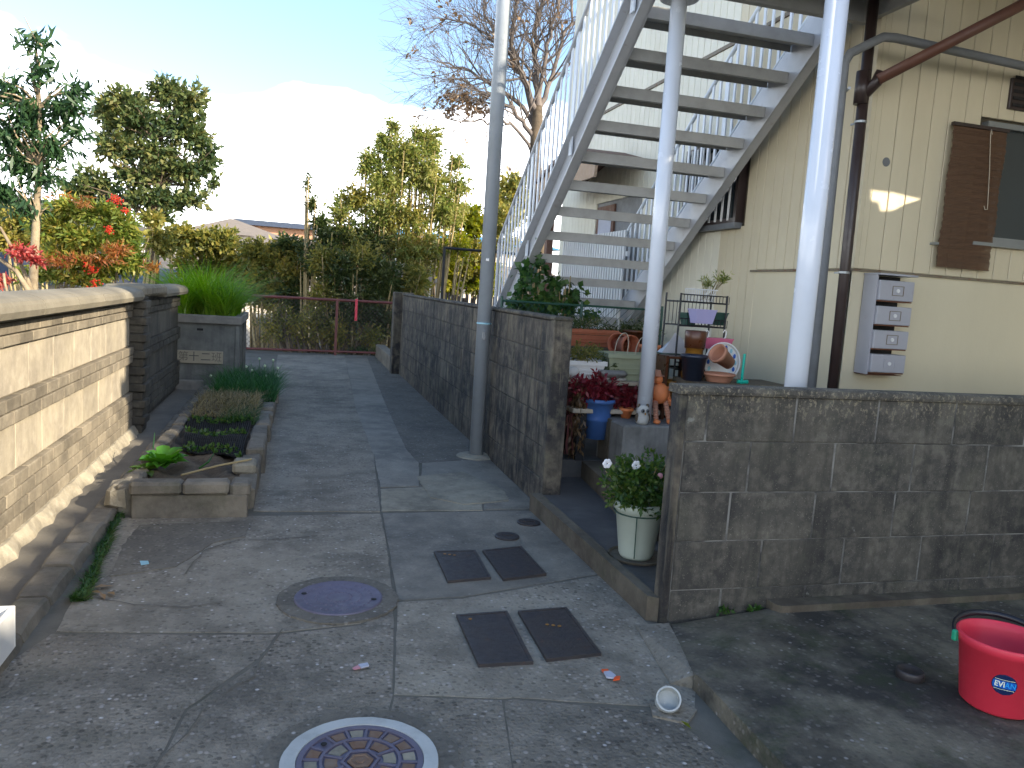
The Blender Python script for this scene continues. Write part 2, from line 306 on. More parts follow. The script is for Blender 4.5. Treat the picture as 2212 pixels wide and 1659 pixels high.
# ---------------------------------------------------------------- mesh helpers
def wloc(o):
    v = Vector((0, 0, 0))
    while o is not None: v += o.location; o = o.parent
    return v
def ob(name, me, parent=None, loc=None, mat=None, kind=None, label=None):
    o = bpy.data.objects.new(name, me); COL.objects.link(o)
    if mat is not None and me is not None and len(me.materials) == 0: me.materials.append(M[mat] if isinstance(mat, str) else mat)
    if parent is not None: o.parent = parent
    if loc is not None: o.location = loc
    if kind: o['kind'] = kind
    if label: o['label'] = label
    return o
def thing(name, label, cat, loc=(0, 0, 0), group=None, rotz=0):
    o = bpy.data.objects.new(name, None); COL.objects.link(o); o.location = loc; o.rotation_euler = (0, 0, rotz)
    o.empty_display_size = .1; o['label'] = label; o['category'] = cat
    if group: o['group'] = group
    return o
def tag(o, label, cat, group=None):
    o['label'] = label; o['category'] = cat
    if group: o['group'] = group
    return o
class MB:
    def __init__(s): s.v = []; s.f = []; s.sm = False
    def add(s, vs, fs):
        n = len(s.v); s.v += [tuple(map(float, p)) for p in vs]; s.f += [tuple(i+n for i in f) for f in fs]; return s
    def box(s, a, b, c=.0):
        x0, y0, z0 = a; x1, y1, z1 = b
        if c <= 0:
            vs = [(x0,y0,z0),(x1,y0,z0),(x1,y1,z0),(x0,y1,z0),(x0,y0,z1),(x1,y0,z1),(x1,y1,z1),(x0,y1,z1)]
            return s.add(vs, [(0,3,2,1),(4,5,6,7),(0,1,5,4),(1,2,6,5),(2,3,7,6),(3,0,4,7)])
        vs = []; idx = {}
        for X in (0, 1):
            for Y in (0, 1):
                for Z in (0, 1):
                    px, py, pz = (x0, x1)[X], (y0, y1)[Y], (z0, z1)[Z]; sx, sy, s_z = (1, -1)[X]*c, (1, -1)[Y]*c, (1, -1)[Z]*c
                    idx[(X, Y, Z, 0)] = len(vs); vs.append((px, py+sy, pz+s_z))
                    idx[(X, Y, Z, 1)] = len(vs); vs.append((px+sx, py, pz+s_z))
                    idx[(X, Y, Z, 2)] = len(vs); vs.append((px+sx, py+sy, pz))
        fs = []
        for X in (0, 1): q = [idx[(X, a_, b_, 0)] for a_, b_ in ((0,0),(1,0),(1,1),(0,1))]; fs.append(tuple(q if X else q[::-1]))
        for Y in (0, 1): q = [idx[(a_, Y, b_, 1)] for a_, b_ in ((0,0),(0,1),(1,1),(1,0))]; fs.append(tuple(q if Y else q[::-1]))
        for Z in (0, 1): q = [idx[(a_, b_, Z, 2)] for a_, b_ in ((0,0),(1,0),(1,1),(0,1))]; fs.append(tuple(q if Z else q[::-1]))
        for a_ in (0, 1):
            for b_ in (0, 1):
                fs.append((idx[(a_,b_,0,0)], idx[(a_,b_,1,0)], idx[(a_,b_,1,1)], idx[(a_,b_,0,1)]))
                fs.append((idx[(a_,0,b_,0)], idx[(a_,1,b_,0)], idx[(a_,1,b_,2)], idx[(a_,0,b_,2)]))
                fs.append((idx[(0,a_,b_,1)], idx[(1,a_,b_,1)], idx[(1,a_,b_,2)], idx[(0,a_,b_,2)]))
        for X in (0, 1):
            for Y in (0, 1):
                for Z in (0, 1): fs.append((idx[(X,Y,Z,0)], idx[(X,Y,Z,1)], idx[(X,Y,Z,2)]))
        return s.add(vs, fs)
    def tube(s, pts, r, n=8, cap=True):
        pts = [Vector(p) for p in pts]; rs = r if isinstance(r, (list, tuple)) else [r]*len(pts)
        vs = []; fs = []; prev = None
        for i, p in enumerate(pts):
            if i == 0: d = pts[1]-p
            elif i == len(pts)-1: d = p-pts[i-1]
            else: d = (pts[i+1]-p).normalized()+(p-pts[i-1]).normalized()
            if d.length < 1e-9: d = Vector((0, 0, 1))
            d.normalize()
            if prev is None: u = d.orthogonal().normalized()
            else:
                u = prev - d*prev.dot(d)
                u = d.orthogonal() if u.length < 1e-6 else u; u.normalize()
            prev = u; w_ = d.cross(u)
            for k in range(n):
                a_ = 2*math.pi*k/n; vs.append(p+(u*math.cos(a_)+w_*math.sin(a_))*rs[i])
        for i in range(len(pts)-1):
            for k in range(n):
                k2 = (k+1) % n; fs.append((i*n+k, i*n+k2, (i+1)*n+k2, (i+1)*n+k))
        if cap: fs.append(tuple(range(n))[::-1]); fs.append(tuple((len(pts)-1)*n+k for k in range(n)))
        return s.add(vs, fs)
    def lathe(s, c, prof, n=24, sq=1.0):
        vs = []; fs = []
        for (r_, z_) in prof:
            for k in range(n):
                a_ = 2*math.pi*k/n; vs.append((c[0]+r_*math.cos(a_), c[1]+r_*math.sin(a_)*sq, c[2]+z_))
        for i in range(len(prof)-1):
            for k in range(n):
                k2 = (k+1) % n; fs.append((i*n+k, i*n+k2, (i+1)*n+k2, (i+1)*n+k))
        fs.append(tuple(range(n))[::-1]); fs.append(tuple((len(prof)-1)*n+k for k in range(n)))
        return s.add(vs, fs)
    def ball(s, c, r, n=10, m=7, sc=(1, 1, 1)):
        vs = [(c[0], c[1], c[2]-r*sc[2])]; fs = []
        for i in range(1, m):
            t = math.pi*i/m
            for k in range(n):
                a_ = 2*math.pi*k/n; vs.append((c[0]+r*sc[0]*math.sin(t)*math.cos(a_), c[1]+r*sc[1]*math.sin(t)*math.sin(a_), c[2]-r*sc[2]*math.cos(t)))
        vs.append((c[0], c[1], c[2]+r*sc[2])); T = len(vs)-1
        for k in range(n): fs.append((0, 1+(k+1) % n, 1+k)); fs.append((T, 1+(m-2)*n+k, 1+(m-2)*n+(k+1) % n))
        for i in range(m-2):
            for k in range(n):
                k2 = (k+1) % n; fs.append((1+i*n+k, 1+i*n+k2, 1+(i+1)*n+k2, 1+(i+1)*n+k))
        return s.add(vs, fs)
    def prism(s, poly, z0, z1, top=True):
        n = len(poly); vs = [(p[0], p[1], z0) for p in poly]+[(p[0], p[1], (p[2] if len(p) > 2 else z1)) for p in poly]
        fs = [tuple(range(n))[::-1], tuple(range(n, 2*n))]+[(i, (i+1) % n, n+(i+1) % n, n+i) for i in range(n)]
        return s.add(vs, fs)
    def frustum(s, x0, x1, y0, y1, z0, z1, d):   # box planter tapering to its base by d
        vs = [(x0+d,y0+d,z0),(x1-d,y0+d,z0),(x1-d,y1-d,z0),(x0+d,y1-d,z0),(x0,y0,z1),(x1,y0,z1),(x1,y1,z1),(x0,y1,z1)]
        return s.add(vs, [(0,3,2,1),(4,5,6,7),(0,1,5,4),(1,2,6,5),(2,3,7,6),(3,0,4,7)])
    def mesh(s, name, smooth=False, off=(0, 0, 0)):
        me = bpy.data.meshes.new(name); me.from_pydata([(p[0]-off[0], p[1]-off[1], p[2]-off[2]) for p in s.v], [], s.f)
        if smooth:
            me.polygons.foreach_set('use_smooth', [len(p.vertices) <= 4 for p in me.polygons])
        me.validate(); me.update(); return me
    def build(s, name, mat, parent=None, smooth=False, **kw):
        off = wloc(parent) if parent is not None else Vector((0, 0, 0))
        return ob(name, s.mesh(name, smooth, off), parent, None, mat, **kw)
def solid(name, mb, mat, label, cat, base, group=None, smooth=False):     # a thing that is one mesh
    o = ob(name, mb.mesh(name, smooth, base), None, base, mat); return tag(o, label, cat, group)
def inset(poly, d):
    n = len(poly); A = sum(poly[i][0]*poly[(i+1) % n][1]-poly[(i+1) % n][0]*poly[i][1] for i in range(n)); s_ = 1 if A > 0 else -1; out_ = []
    for i in range(n):
        p0 = Vector(poly[i-1][:2]); p = Vector(poly[i][:2]); p1 = Vector(poly[(i+1) % n][:2])
        a_ = (p-p0).normalized(); b_ = (p1-p).normalized()
        na = Vector((-a_.y, a_.x))*s_; nb = Vector((-b_.y, b_.x))*s_; m_ = na+nb
        m_ = m_.normalized() if m_.length > 1e-6 else na
        k = d/max(.35, m_.dot(na)); out_.append((p.x+m_.x*k, p.y+m_.y*k))
    return out_
def wobble(poly, step=.12, amp=.004):
    o = []; n = len(poly)
    for i in range(n):
        p = Vector(poly[i][:2]); q = Vector(poly[(i+1) % n][:2]); k = max(1, int((q-p).length/step))
        for j in range(k):
            t = p.lerp(q, j/k); o.append((t.x+rnd.uniform(-amp, amp), t.y+rnd.uniform(-amp, amp)))
    return o
def cbox_mesh(name, dx, dy, dz, c, jit=0.0):
    b = MB().box((0, 0, 0), (dx, dy, dz), c)
    if jit: b.v = [(x+rnd.uniform(-jit, jit), y+rnd.uniform(-jit, jit), z+rnd.uniform(-jit, jit)) for x, y, z in b.v]
    return b.mesh(name)
_cache = {}
def piece(name, parent, x, y, z, dx, dy, dz, mat, c=.005, jit=.0015, var=3):
    k = (round(dx, 3), round(dy, 3), round(dz, 3), mat, rnd.randrange(var))
    if k not in _cache:
        me = cbox_mesh(name, dx, dy, dz, c, jit); me.materials.append(M[mat]); _cache[k] = me
    off = wloc(parent); o = ob(name, _cache[k], parent, (x-off.x, y-off.y, z-off.z)); return o
# ---------------------------------------------------------------- foliage helpers
def quads_mesh(name, V, mat, tri=False):
    n = len(V); k = V.shape[1]
    me = bpy.data.meshes.new(name); me.vertices.add(n*k); me.vertices.foreach_set('co', V.reshape(-1).astype(np.float32))
    me.loops.add(n*k); me.loops.foreach_set('vertex_index', np.arange(n*k, dtype=np.int32))
    me.polygons.add(n); me.polygons.foreach_set('loop_start', np.arange(0, n*k, k, dtype=np.int32)); me.polygons.foreach_set('loop_total', np.full(n, k, dtype=np.int32))
    me.update(); me.validate(); me.materials.append(M[mat]); return me
def unit(v): return v/np.maximum(1e-9, np.linalg.norm(v, axis=-1, keepdims=True))
def leaf_quads(P, D, ln, wd, nrm=None):
    """P base points, D growth directions, ln lengths, wd widths -> kite shaped leaves"""
    n = len(P); D = unit(D)
    if nrm is None: nrm = nr.normal(size=(n, 3))
    S = unit(np.cross(D, nrm)); Nn = unit(np.cross(S, D))
    ln = np.asarray(ln).reshape(-1, 1); wd = np.asarray(wd).reshape(-1, 1)
    a_ = P; c_ = P + D*ln - Nn*ln*.12; m_ = P + D*ln*.45 + Nn*ln*.06
    return np.stack([a_, m_+S*wd*.5, c_, m_-S*wd*.5], axis=1)
def twig_leaves(E, Dr, per, tw, size, aspect, droop=.3, jitter=.6, upn=.0):
    """clusters of leaves along short twigs ending at E"""
    n = len(E); t = nr.rand(n, per, 1); Dr = unit(Dr)
    P = E[:, None, :] - Dr[:, None, :]*tw*t + nr.normal(size=(n, per, 3))*tw*.09
    D = Dr[:, None, :] + nr.normal(size=(n, per, 3))*jitter; D[..., 2] -= droop
    P = P.reshape(-1, 3); D = D.reshape(-1, 3)
    ln = size*(.65+.7*nr.rand(len(P))); nn = nr.normal(size=(len(P), 3)); nn[:, 2] += upn
    return leaf_quads(P, D, ln, ln*aspect, nn)
def blob_pts(c, r, n, shell=.55):
    d = unit(nr.normal(size=(n, 3))); k = (shell**3+(1-shell**3)*nr.rand(n, 1))**(1/3.)
    return np.array(c)+d*k*np.array(r), d
def tree(name, label, cat, base, trunk, blobs, leafmat, size, aspect=.4, bark='bark', per=10, tw=.25, droop=.3, group=None, limb=.02, limbs=26, extra=None, upn=0., shell=.5, part='crown', jitter=.6, tn=8):
    """trunk: list of (x,y,z,r); blobs: (centre, radii, number of twigs[, leaf material])"""
    t = thing(name, label, cat, base, group)
    mb = MB(); mb.tube([p[:3] for p in trunk], [p[3] for p in trunk], tn); Ts = [Vector(p[:3]) for p in trunk]
    groups = {}; br = MB()
    for bl in blobs:
        c, r, n = bl[:3]; lm = bl[3] if len(bl) > 3 else leafmat
        E, d = blob_pts(c, r, n, shell); groups.setdefault(lm, []).append(twig_leaves(E, d+np.array([0, 0, .15]), per, tw, size, aspect, droop, jitter, upn))
        k = max(2, int(limbs*n/sum(q[2] for q in blobs)))
        for i in range(k):
            e = Vector(E[i % n]); cands = [p for p in Ts if p.z < e.z+.05] or [Ts[0]]
            s_ = min(cands, key=lambda p: (p-e).length+.0)
            mid = s_.lerp(e, .55)+Vector((rnd.uniform(-1, 1), rnd.uniform(-1, 1), rnd.uniform(-.2, .8)))*.12*(e-s_).length
            br.tube([s_, mid, e], [limb, limb*.6, limb*.2], 5, False)
    mb.build('trunk', bark, t, smooth=True); br.build('limbs', bark, t, smooth=True)
    for j, (lm, q) in enumerate(groups.items()):
        V = np.concatenate(q)-np.array(wloc(t)); ob(part if j == 0 else part, quads_mesh(part, V, lm), t)
    return t
def blades(P, h, w_, lean=.35, segs=3, curl=.5):
    """grass blades as strips of quads; P (n,3)"""
    n = len(P); az = nr.rand(n)*2*math.pi; L_ = lean*(.3+nr.rand(n)); H = h*(.6+.6*nr.rand(n)); out_ = []
    dirn = np.stack([np.cos(az), np.sin(az), np.zeros(n)], 1); side = np.stack([-np.sin(az+.6), np.cos(az+.6), np.zeros(n)], 1)
    def pt(t): return P + dirn*(L_*H*(t**(1+curl)*1.2))[:, None] + np.array([0, 0, 1])*(H*(t-.28*L_*t*t))[:, None]
    for i in range(segs):
        a_, b_ = i/segs, (i+1)/segs; wa = w_*(1-a_*.85); wb = w_*(1-b_*.85) if i < segs-1 else w_*.08
        out_.append(np.stack([pt(a_)-side*wa/2, pt(a_)+side*wa/2, pt(b_)+side*wb/2, pt(b_)-side*wb/2], 1))
    return np.concatenate(out_)
def blade_mesh(name, P, h, w_, mat, lean=.35, segs=3):
    """connected blades so that every blade is one island"""
    n = len(P); az = nr.rand(n)*2*math.pi; L_ = lean*(.3+nr.rand(n)); H = h*(.55+.65*nr.rand(n))
    dirn = np.stack([np.cos(az), np.sin(az), 0*az], 1); side = np.stack([-np.sin(az+.6), np.cos(az+.6), 0*az], 1); rows = []
    for i in range(segs+1):
        t = i/segs; c_ = P+dirn*(L_*H*t**1.6*1.2)[:, None]+np.array([0, 0, 1])*(H*(t-.3*L_*t*t))[:, None]
        k = w_*(1-.9*t**1.5); rows += [c_-side*k/2, c_+side*k/2]
    V = np.stack(rows, 1); m_ = V.shape[1]; F = []
    base = (np.arange(n)*m_)[:, None]
    fs = np.concatenate([base+np.array([2*i, 2*i+1, 2*i+3, 2*i+2]) for i in range(segs)])
    me = bpy.data.meshes.new(name); me.vertices.add(n*m_); me.vertices.foreach_set('co', V.reshape(-1).astype(np.float32))
    me.loops.add(len(fs)*4); me.loops.foreach_set('vertex_index', fs.reshape(-1).astype(np.int32))
    me.polygons.add(len(fs)); me.polygons.foreach_set('loop_start', np.arange(0, len(fs)*4, 4, dtype=np.int32)); me.polygons.foreach_set('loop_total', np.full(len(fs), 4, dtype=np.int32))
    me.update(); me.validate(); me.materials.append(M[mat]); return me
# ================================================================ TERRAIN
def terr(x, y):
    def ss(a, b, t): t = min(1, max(0, (t-a)/(b-a))); return t*t*(3-2*t)
    z = -.06
    z -= 1.3*ss(-1.5, -5, x) if x < -1.5 else 0
    z -= 3.2*ss(14.6, 30, y)*(1-.5*ss(2.5, 6, x))
    z -= 2.5*ss(-6, -25, x) if x < -6 else 0
    z += .25*math.sin(x*.7+1)*math.sin(y*.5)*(ss(15, 22, y)+(ss(-2, -6, x) if x < -2 else 0))
    d = math.hypot(x, y)
    if x < -20 and y > 120: z += 30*ss(150, 330, d)*math.exp(-((x+130)/90)**2)
    z += 8*ss(200, 500, d)
    return z
xs = sorted(set([-600, -400, -300, -220, -160, -120, -90, -70, -50, -38, -28, -20, -15] + [round(-12+i*1.0, 2) for i in range(32)] + [24, 30, 40, 60, 90, 140, 220, 400, 600]))
ys = sorted(set([-60, -30, -15] + [-8+i for i in range(36)] + [30, 34, 40, 50, 65, 85, 110, 140, 170, 200, 240, 280, 330, 400, 520, 700]))
vs_ = [(x, y, terr(x, y)) for y in ys for x in xs]; nx = len(xs)
fs_ = [(j*nx+i, j*nx+i+1, (j+1)*nx+i+1, (j+1)*nx+i) for j in range(len(ys)-1) for i in range(nx-1)]
mb = MB().add(vs_, fs_); g_ = mb.build('ground', 'dirt', None, smooth=True, kind='structure')
# distant hills behind the garden, left
hv = []; hx = [-260+i*8 for i in range(45)]
for i, x in enumerate(hx):
    h = 17+6*math.sin(x*.021+.6)+3*math.sin(x*.06)+1.2*math.sin(x*.19); h *= 1/(1+math.exp((x+38)/12.)); h += 5
    for k, (dy, f) in enumerate(((0, -.4), (14, .35), (34, .75), (60, 1.0), (110, .2))): hv.append((x, 250+dy, h*f-4 if f < 0 else h*f-3))
hf = [(i*5+k, (i+1)*5+k, (i+1)*5+k+1, i*5+k+1) for i in range(len(hx)-1) for k in range(4)]
MB().add(hv, hf).build('hills', 'hill', None, smooth=True, kind='structure')

# ================================================================ LANE
lane = bpy.data.objects.new('lane', None); COL.objects.link(lane); lane['kind'] = 'structure'
MB().box((-.99, -4, -.10), (2.6, 14.3, -.004)).build('joint_bed', 'joint', lane)
def G(pts): return [gp(u, v)[:2] for u, v in pts]
mh1c, mh1r = (.21, 3.17), .275; mh2c, mh2r = (.21, 2.02), .275
A_ = [(745, 768), (768, 880), (808, 985), (822, 1105)]
B_ = [(792, 768), (812, 820), (832, 870), (877, 970), (905, 1000)]
wallx = lambda y: 1.47+(y-4.4)*.016
slabs = [
 ('lane', G([(600, 766)]) + G(A_) + [(-.19, 4.47)]),
 ('lane_smooth', list(reversed(G(A_[:3]+[(822, 1052)]))) + G(B_ + [(905, 1050)])),
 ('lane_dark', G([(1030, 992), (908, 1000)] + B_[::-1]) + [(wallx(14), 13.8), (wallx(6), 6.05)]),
 ('lane_pale', G([(822, 1056), (905, 1052), (1040, 1050), (1042, 1102), (824, 1103)])),
 ('lane_smooth', G([(912, 1000), (1030, 992)]) + [(wallx(6), 6.03), (wallx(5), 4.46)] + G([(1165, 1098), (1046, 1100), (1044, 1048), (908, 1048)])),
 ('lane', G([(255, 1118), (545, 1114), (822, 1109), (836, 1180), (850, 1290), (780, 1345), (600, 1366), (120, 1364)])),
 ('lane_smooth', G([(826, 1108), (1165, 1102), (1174, 1108), (1300, 1238), (1000, 1288), (858, 1296), (840, 1180)])),
 ('lane', G([(858, 1300), (1000, 1292), (1302, 1241), (1400, 1345), (1436, 1374), (1502, 1458), (1502, 1530), (1112, 1505), (1085, 1507), (852, 1498)])),
 ('lane_rough', G([(110, 1368), (598, 1370), (560, 1420), (400, 1530), (330, 1659), (230, 1900), (-240, 1900), (-60, 1560), (4, 1440)])),
 ('lane_rough', G([(604, 1369), (782, 1349), (850, 1300), (848, 1500), (836, 1545), (830, 1659), (830, 1900), (238, 1900), (336, 1659), (405, 1534), (566, 1424)])),
 ('lane_rough', G([(853, 1502), (1084, 1511), (1106, 1659), (1120, 1900), (836, 1900), (835, 1659), (840, 1550)])),
 ('lane_rough', G([(1088, 1511), (1112, 1509), (1440, 1536), (1520, 1600), (1590, 1659), (1700, 1850), (1125, 1900), (1110, 1659)])),
]
for i, (mt, poly) in enumerate(slabs):
    poly = wobble(inset(poly, .0008), .08, .0028)
    MB().prism(poly, -.06, -.0003*i).build('concrete_slab', mt, lane)
# back part of the lane behind the camera
MB().box((-.98, -4, -.06), (1.2, 1.30, -.002)).build('concrete_slab', 'lane_rough', lane)
# cracks : thin dirt filled strips
def strip(name, px, w0, mat, parent, z=.003):
    P = [Vector(gp(u, v)[:2]) for u, v in px]; Q = []
    for i in range(len(P)-1):
        k = max(1, int((P[i+1]-P[i]).length/.05))
        for j in range(k): Q.append(P[i].lerp(P[i+1], j/k)+Vector((rnd.uniform(-.006, .006), rnd.uniform(-.006, .006))))
    Q.append(P[-1]); vs = []; fs = []
    for i, q in enumerate(Q):
        d = (Q[min(i+1, len(Q)-1)]-Q[max(i-1, 0)]).normalized(); n_ = Vector((-d.y, d.x)); ww = w0*rnd.uniform(.5, 1.3)
        vs += [(q.x-n_.x*ww/2, q.y-n_.y*ww/2, z), (q.x+n_.x*ww/2, q.y+n_.y*ww/2, z)]
    fs = [(2*i, 2*i+1, 2*i+3, 2*i+2) for i in range(len(Q)-1)]
    return MB().add(vs, fs).build(name, mat, parent)
strip('crack', [(400, 1240), (440, 1190), (520, 1165), (600, 1166), (680, 1158)], .007, 'joint', lane)
strip('crack', [(480, 1500), (545, 1462), (562, 1425), (610, 1360)], .007, 'joint', lane)
strip('crack', [(200, 1290), (290, 1306), (400, 1312), (480, 1300)], .006, 'joint', lane)
strip('crack', [(330, 1659), (400, 1585), (440, 1530)], .006, 'joint', lane)
# dark older patch left of the crack, pale mortar smears
def blob(px, r, mat, z, n=22, sq=.7, seed=0, name='stain_patch'):
    c = gp(*px); q = random.Random(seed+int(px[0])); pts = []
    for k in range(n):
        a_ = 2*math.pi*k/n; rr = r*(1+.22*math.sin(2*a_+q.uniform(0, 6))+.14*q.uniform(-1, 1)); pts.append((c[0]+rr*math.cos(a_), c[1]+rr*sq*math.sin(a_)))
    return MB().prism(pts, -.01, z).build(name, mat, lane)
def pxpatch(px, mat, z): return MB().prism(wobble(G(px), .05, .006), -.01, z).build('mortar_patch', mat, lane)
pxpatch([(300, 1135), (545, 1125), (530, 1160), (460, 1172), (420, 1200), (380, 1225), (240, 1245), (265, 1180)], 'lane_dark', .003)
pxpatch([(900, 1030), (1000, 1020), (1090, 1060), (1100, 1082), (1000, 1090), (930, 1075)], 'lane_pale', .0035)
0 and pxpatch([(1000, 1450), (1060, 1440), (1062, 1470), (1010, 1500), (960, 1490)], 'lane_pale', .003)
0 and pxpatch([(1250, 1450), (1300, 1440), (1380, 1500), (1330, 1540), (1260, 1510)], 'lane_dark', .003)
# ring patches round the manholes
def annulus(c, r0, r1, z0, z1, n=56, amp=0.0):
    b = MB(); vs = []
    for (r_, z_) in ((r0, z0), (r0, z1), (r1, z1), (r1, z0)):
        for k in range(n):
            a_ = 2*math.pi*k/n; rr = r_*(1+(amp*rnd.uniform(-1, 1) if r_ == r1 else 0)); vs.append((c[0]+rr*math.cos(a_), c[1]+rr*math.sin(a_), z_))
    fs = [(i*n+k, ((i+1) % 4)*n+k, ((i+1) % 4)*n+(k+1) % n, i*n+(k+1) % n) for i in range(4) for k in range(n)]
    return b.add(vs, fs)
annulus(mh1c, .02, .245, -.01, .006, amp=.02).build('mortar_ring', 'lane_dark', lane)
annulus(mh2c, .02, .275, -.01, .005, amp=.02).build('mortar_ring', 'lane_dark', lane)

# ---- covers in the lane
t = thing('manhole_cover', 'small round purple-grey manhole cover in a worn mortar ring, left of the meter covers', 'manhole cover', (mh1c[0], mh1c[1], .006), 'round covers in the lane')
MB().lathe((*mh1c, .006), [(.178, -.01), (.178, .004), (.172, .007), (.168, .004), (.0, .004)], 48).build('lid', 'purple', t, smooth=True)
for k in range(3):
    b = MB()
    for j in range(20+6*k):
        a_ = 2*math.pi*j/(20+6*k); r_ = .05+.042*k; b.ball((mh1c[0]+r_*math.cos(a_), mh1c[1]+r_*math.sin(a_), .010), .0065, 6, 4, (1, 1, .5))
    b.build('stud_ring', 'purple', t)
for a_ in (2.8, 6.0): MB().lathe((mh1c[0]+.145*math.cos(a_), mh1c[1]+.145*math.sin(a_), .011), [(.012, 0), (.012, .001)], 10).build('lift_hole', 'dark', t)
t = thing('manhole_cover', 'round manhole cover with brown cells between purple ribs and a wide white ring', 'manhole cover', (mh2c[0], mh2c[1], .005), 'round covers in the lane')
annulus(mh2c, .172, .212, -.01, .016, amp=.006).build('white_ring', 'ring', t)
MB().lathe((*mh2c, 0), [(.171, -.01), (.171, .008), (0, .008)], 48).build('base_plate', 'purple', t)
annulus(mh2c, .155, .1705, .004, .014).build('rim', 'purple', t)
annulus(mh2c, .102, .110, .004, .0145, 40).build('rib_ring', 'purple', t)
annulus(mh2c, .045, .053, .004, .0145, 6).build('rib_ring', 'purple', t)
for k in range(16):
    a_ = 2*math.pi*(k+.5)/16; c_, s_ = math.cos(a_), math.sin(a_)
    MB().tube([(mh2c[0]+.108*c_, mh2c[1]+.108*s_, .0095), (mh2c[0]+.157*c_, mh2c[1]+.157*s_, .0095)], .0052, 4).build('rib', 'purple', t)
for k in range(8):
    a_ = 2*math.pi*(k+.5)/8; c_, s_ = math.cos(a_), math.sin(a_)
    MB().tube([(mh2c[0]+.05*c_, mh2c[1]+.05*s_, .0095), (mh2c[0]+.104*c_, mh2c[1]+.104*s_, .0095)], .0055, 4).build('rib', 'purple', t)
def sector(c, r0, r1, a0, a1, z0, z1, k=4):
    p = [(c[0]+r1*math.cos(a0+(a1-a0)*i/k), c[1]+r1*math.sin(a0+(a1-a0)*i/k)) for i in range(k+1)]+[(c[0]+r0*math.cos(a1-(a1-a0)*i/k), c[1]+r0*math.sin(a1-(a1-a0)*i/k)) for i in range(k+1)]
    return MB().prism(p, z0, z1)
for k in range(16):
    if k == 6: continue
    a_ = 2*math.pi*k/16; sector(mh2c, .116, .149, a_-.13, a_+.13, .005, .0112).build('cell', 'cell' if k % 4 else 'lane_pale', t)
for k in range(8):
    a_ = 2*math.pi*k/8; sector(mh2c, .062, .096, a_-.27, a_+.27, .005, .0112).build('cell', 'cell' if k % 3 else 'lane_pale', t)
MB().lathe((*mh2c, .004), [(.036, 0), (.036, .009), (.026, .0105), (.024, .008), (.013, .008), (.011, .0105), (0, .0105)], 6).build('emblem', 'cell', t)
for a_ in (2.36, 5.5): MB().lathe((mh2c[0]+.132*math.cos(a_), mh2c[1]+.132*math.sin(a_), .0125), [(.009, 0), (.009, .001)], 10).build('lift_hole', 'dark', t)
# meter box covers
lm = lambda a, b: (737+a/3, 1106+b/3)
lids = [([(600, 265), (870, 258), (970, 435), (690, 460)], 'worn dark metal meter cover with ochre scratches, farther row, left one'),
        ([(915, 258), (1165, 232), (1330, 412), (1050, 447)], 'dark metal meter cover with a faint rust mark, farther row, right one'),
        ([(745, 680), (1075, 655), (1245, 985), (890, 1005)], 'large dark meter cover with a yellow dot and bare worn corner, nearer row left'),
        ([(1145, 655), (1460, 630), (1685, 930), (1330, 970)], 'large dark meter cover with a yellowish smudge, nearer row right')]
for i, (q, lab) in enumerate(lids):
    P = [gp(*lm(*p)) for p in q]; c = (sum(p[0] for p in P)/4, sum(p[1] for p in P)/4, .004)
    t = thing('meter_cover', lab, 'meter cover', c, 'rectangular meter covers in the lane')
    Q = [p[:2] for p in P]
    b = MB(); ins = inset(Q, .012); n = 4
    vs = [(p[0], p[1], -.01) for p in Q]+[(p[0], p[1], .011) for p in Q]+[(p[0], p[1], .011) for p in ins]+[(p[0], p[1], -.01) for p in ins]
    b.add(vs, [(r*4+k, r*4+(k+1) % 4, ((r+1) % 4)*4+(k+1) % 4, ((r+1) % 4)*4+k) for r in range(4) for k in range(4)]); b.build('frame', 'iron', t)
    MB().prism(inset(Q, .0125), -.008, .008).build('lid', 'iron', t)
    # chequer ribs
    b = MB(); A0, B0, C0, D0 = [Vector(p) for p in inset(Q, .022)]; nu, nv = 10, 20
    for a_ in range(nu):
        for bb in range(nv):
            u0 = (a_+.5)/nu; v0 = (bb+.5)/nv; c0 = (A0.lerp(B0, u0)).lerp(D0.lerp(C0, u0), v0); an = .7 if (a_+bb) % 2 else -.7
            d = Vector((math.cos(an), math.sin(an)))*.0065; e = Vector((-d.y, d.x))*.28
            b.add([(c0.x-d.x, c0.y-d.y, .0078), (c0.x-e.x, c0.y-e.y, .0104), (c0.x+d.x, c0.y+d.y, .0078), (c0.x+e.x, c0.y+e.y, .0104)], [(0, 1, 2, 3)])
    b.build('tread_pattern', 'iron', t, kind='stuff')
    if i in (0, 2, 3):
        b = MB(); q = Vector(Q[0]).lerp(Vector(Q[1]), .25 if i < 3 else .6).lerp(Vector(Q[3]), .12 if i < 3 else .35)
        for s_ in range(1 if i == 2 else 3): b.lathe((q.x+.022*s_, q.y-.01*s_, .0105), [(.008, 0), (.007, .001)], 8)
        b.build('paint_mark', 'yellowpot', t)
for (a_, b_), lab in (((1075, 160), 'small round dark drain cap just beyond the farther meter covers'), ((1215, 70), 'small round dark drain cap nearest the entry kerb')):
    c = gp(*lm(a_, b_)); t = thing('drain_cap', lab, 'drain cap', (c[0], c[1], .004), 'small round drain caps')
    MB().lathe(c, [(.066, -.01), (.066, .006), (.060, .008), (0, .008)], 28).build('cap', 'iron', t)
    MB().box((c[0]-.03, c[1]-.004, .008), (c[0]+.03, c[1]+.004, .0115)).build('grip_bar', 'iron', t)

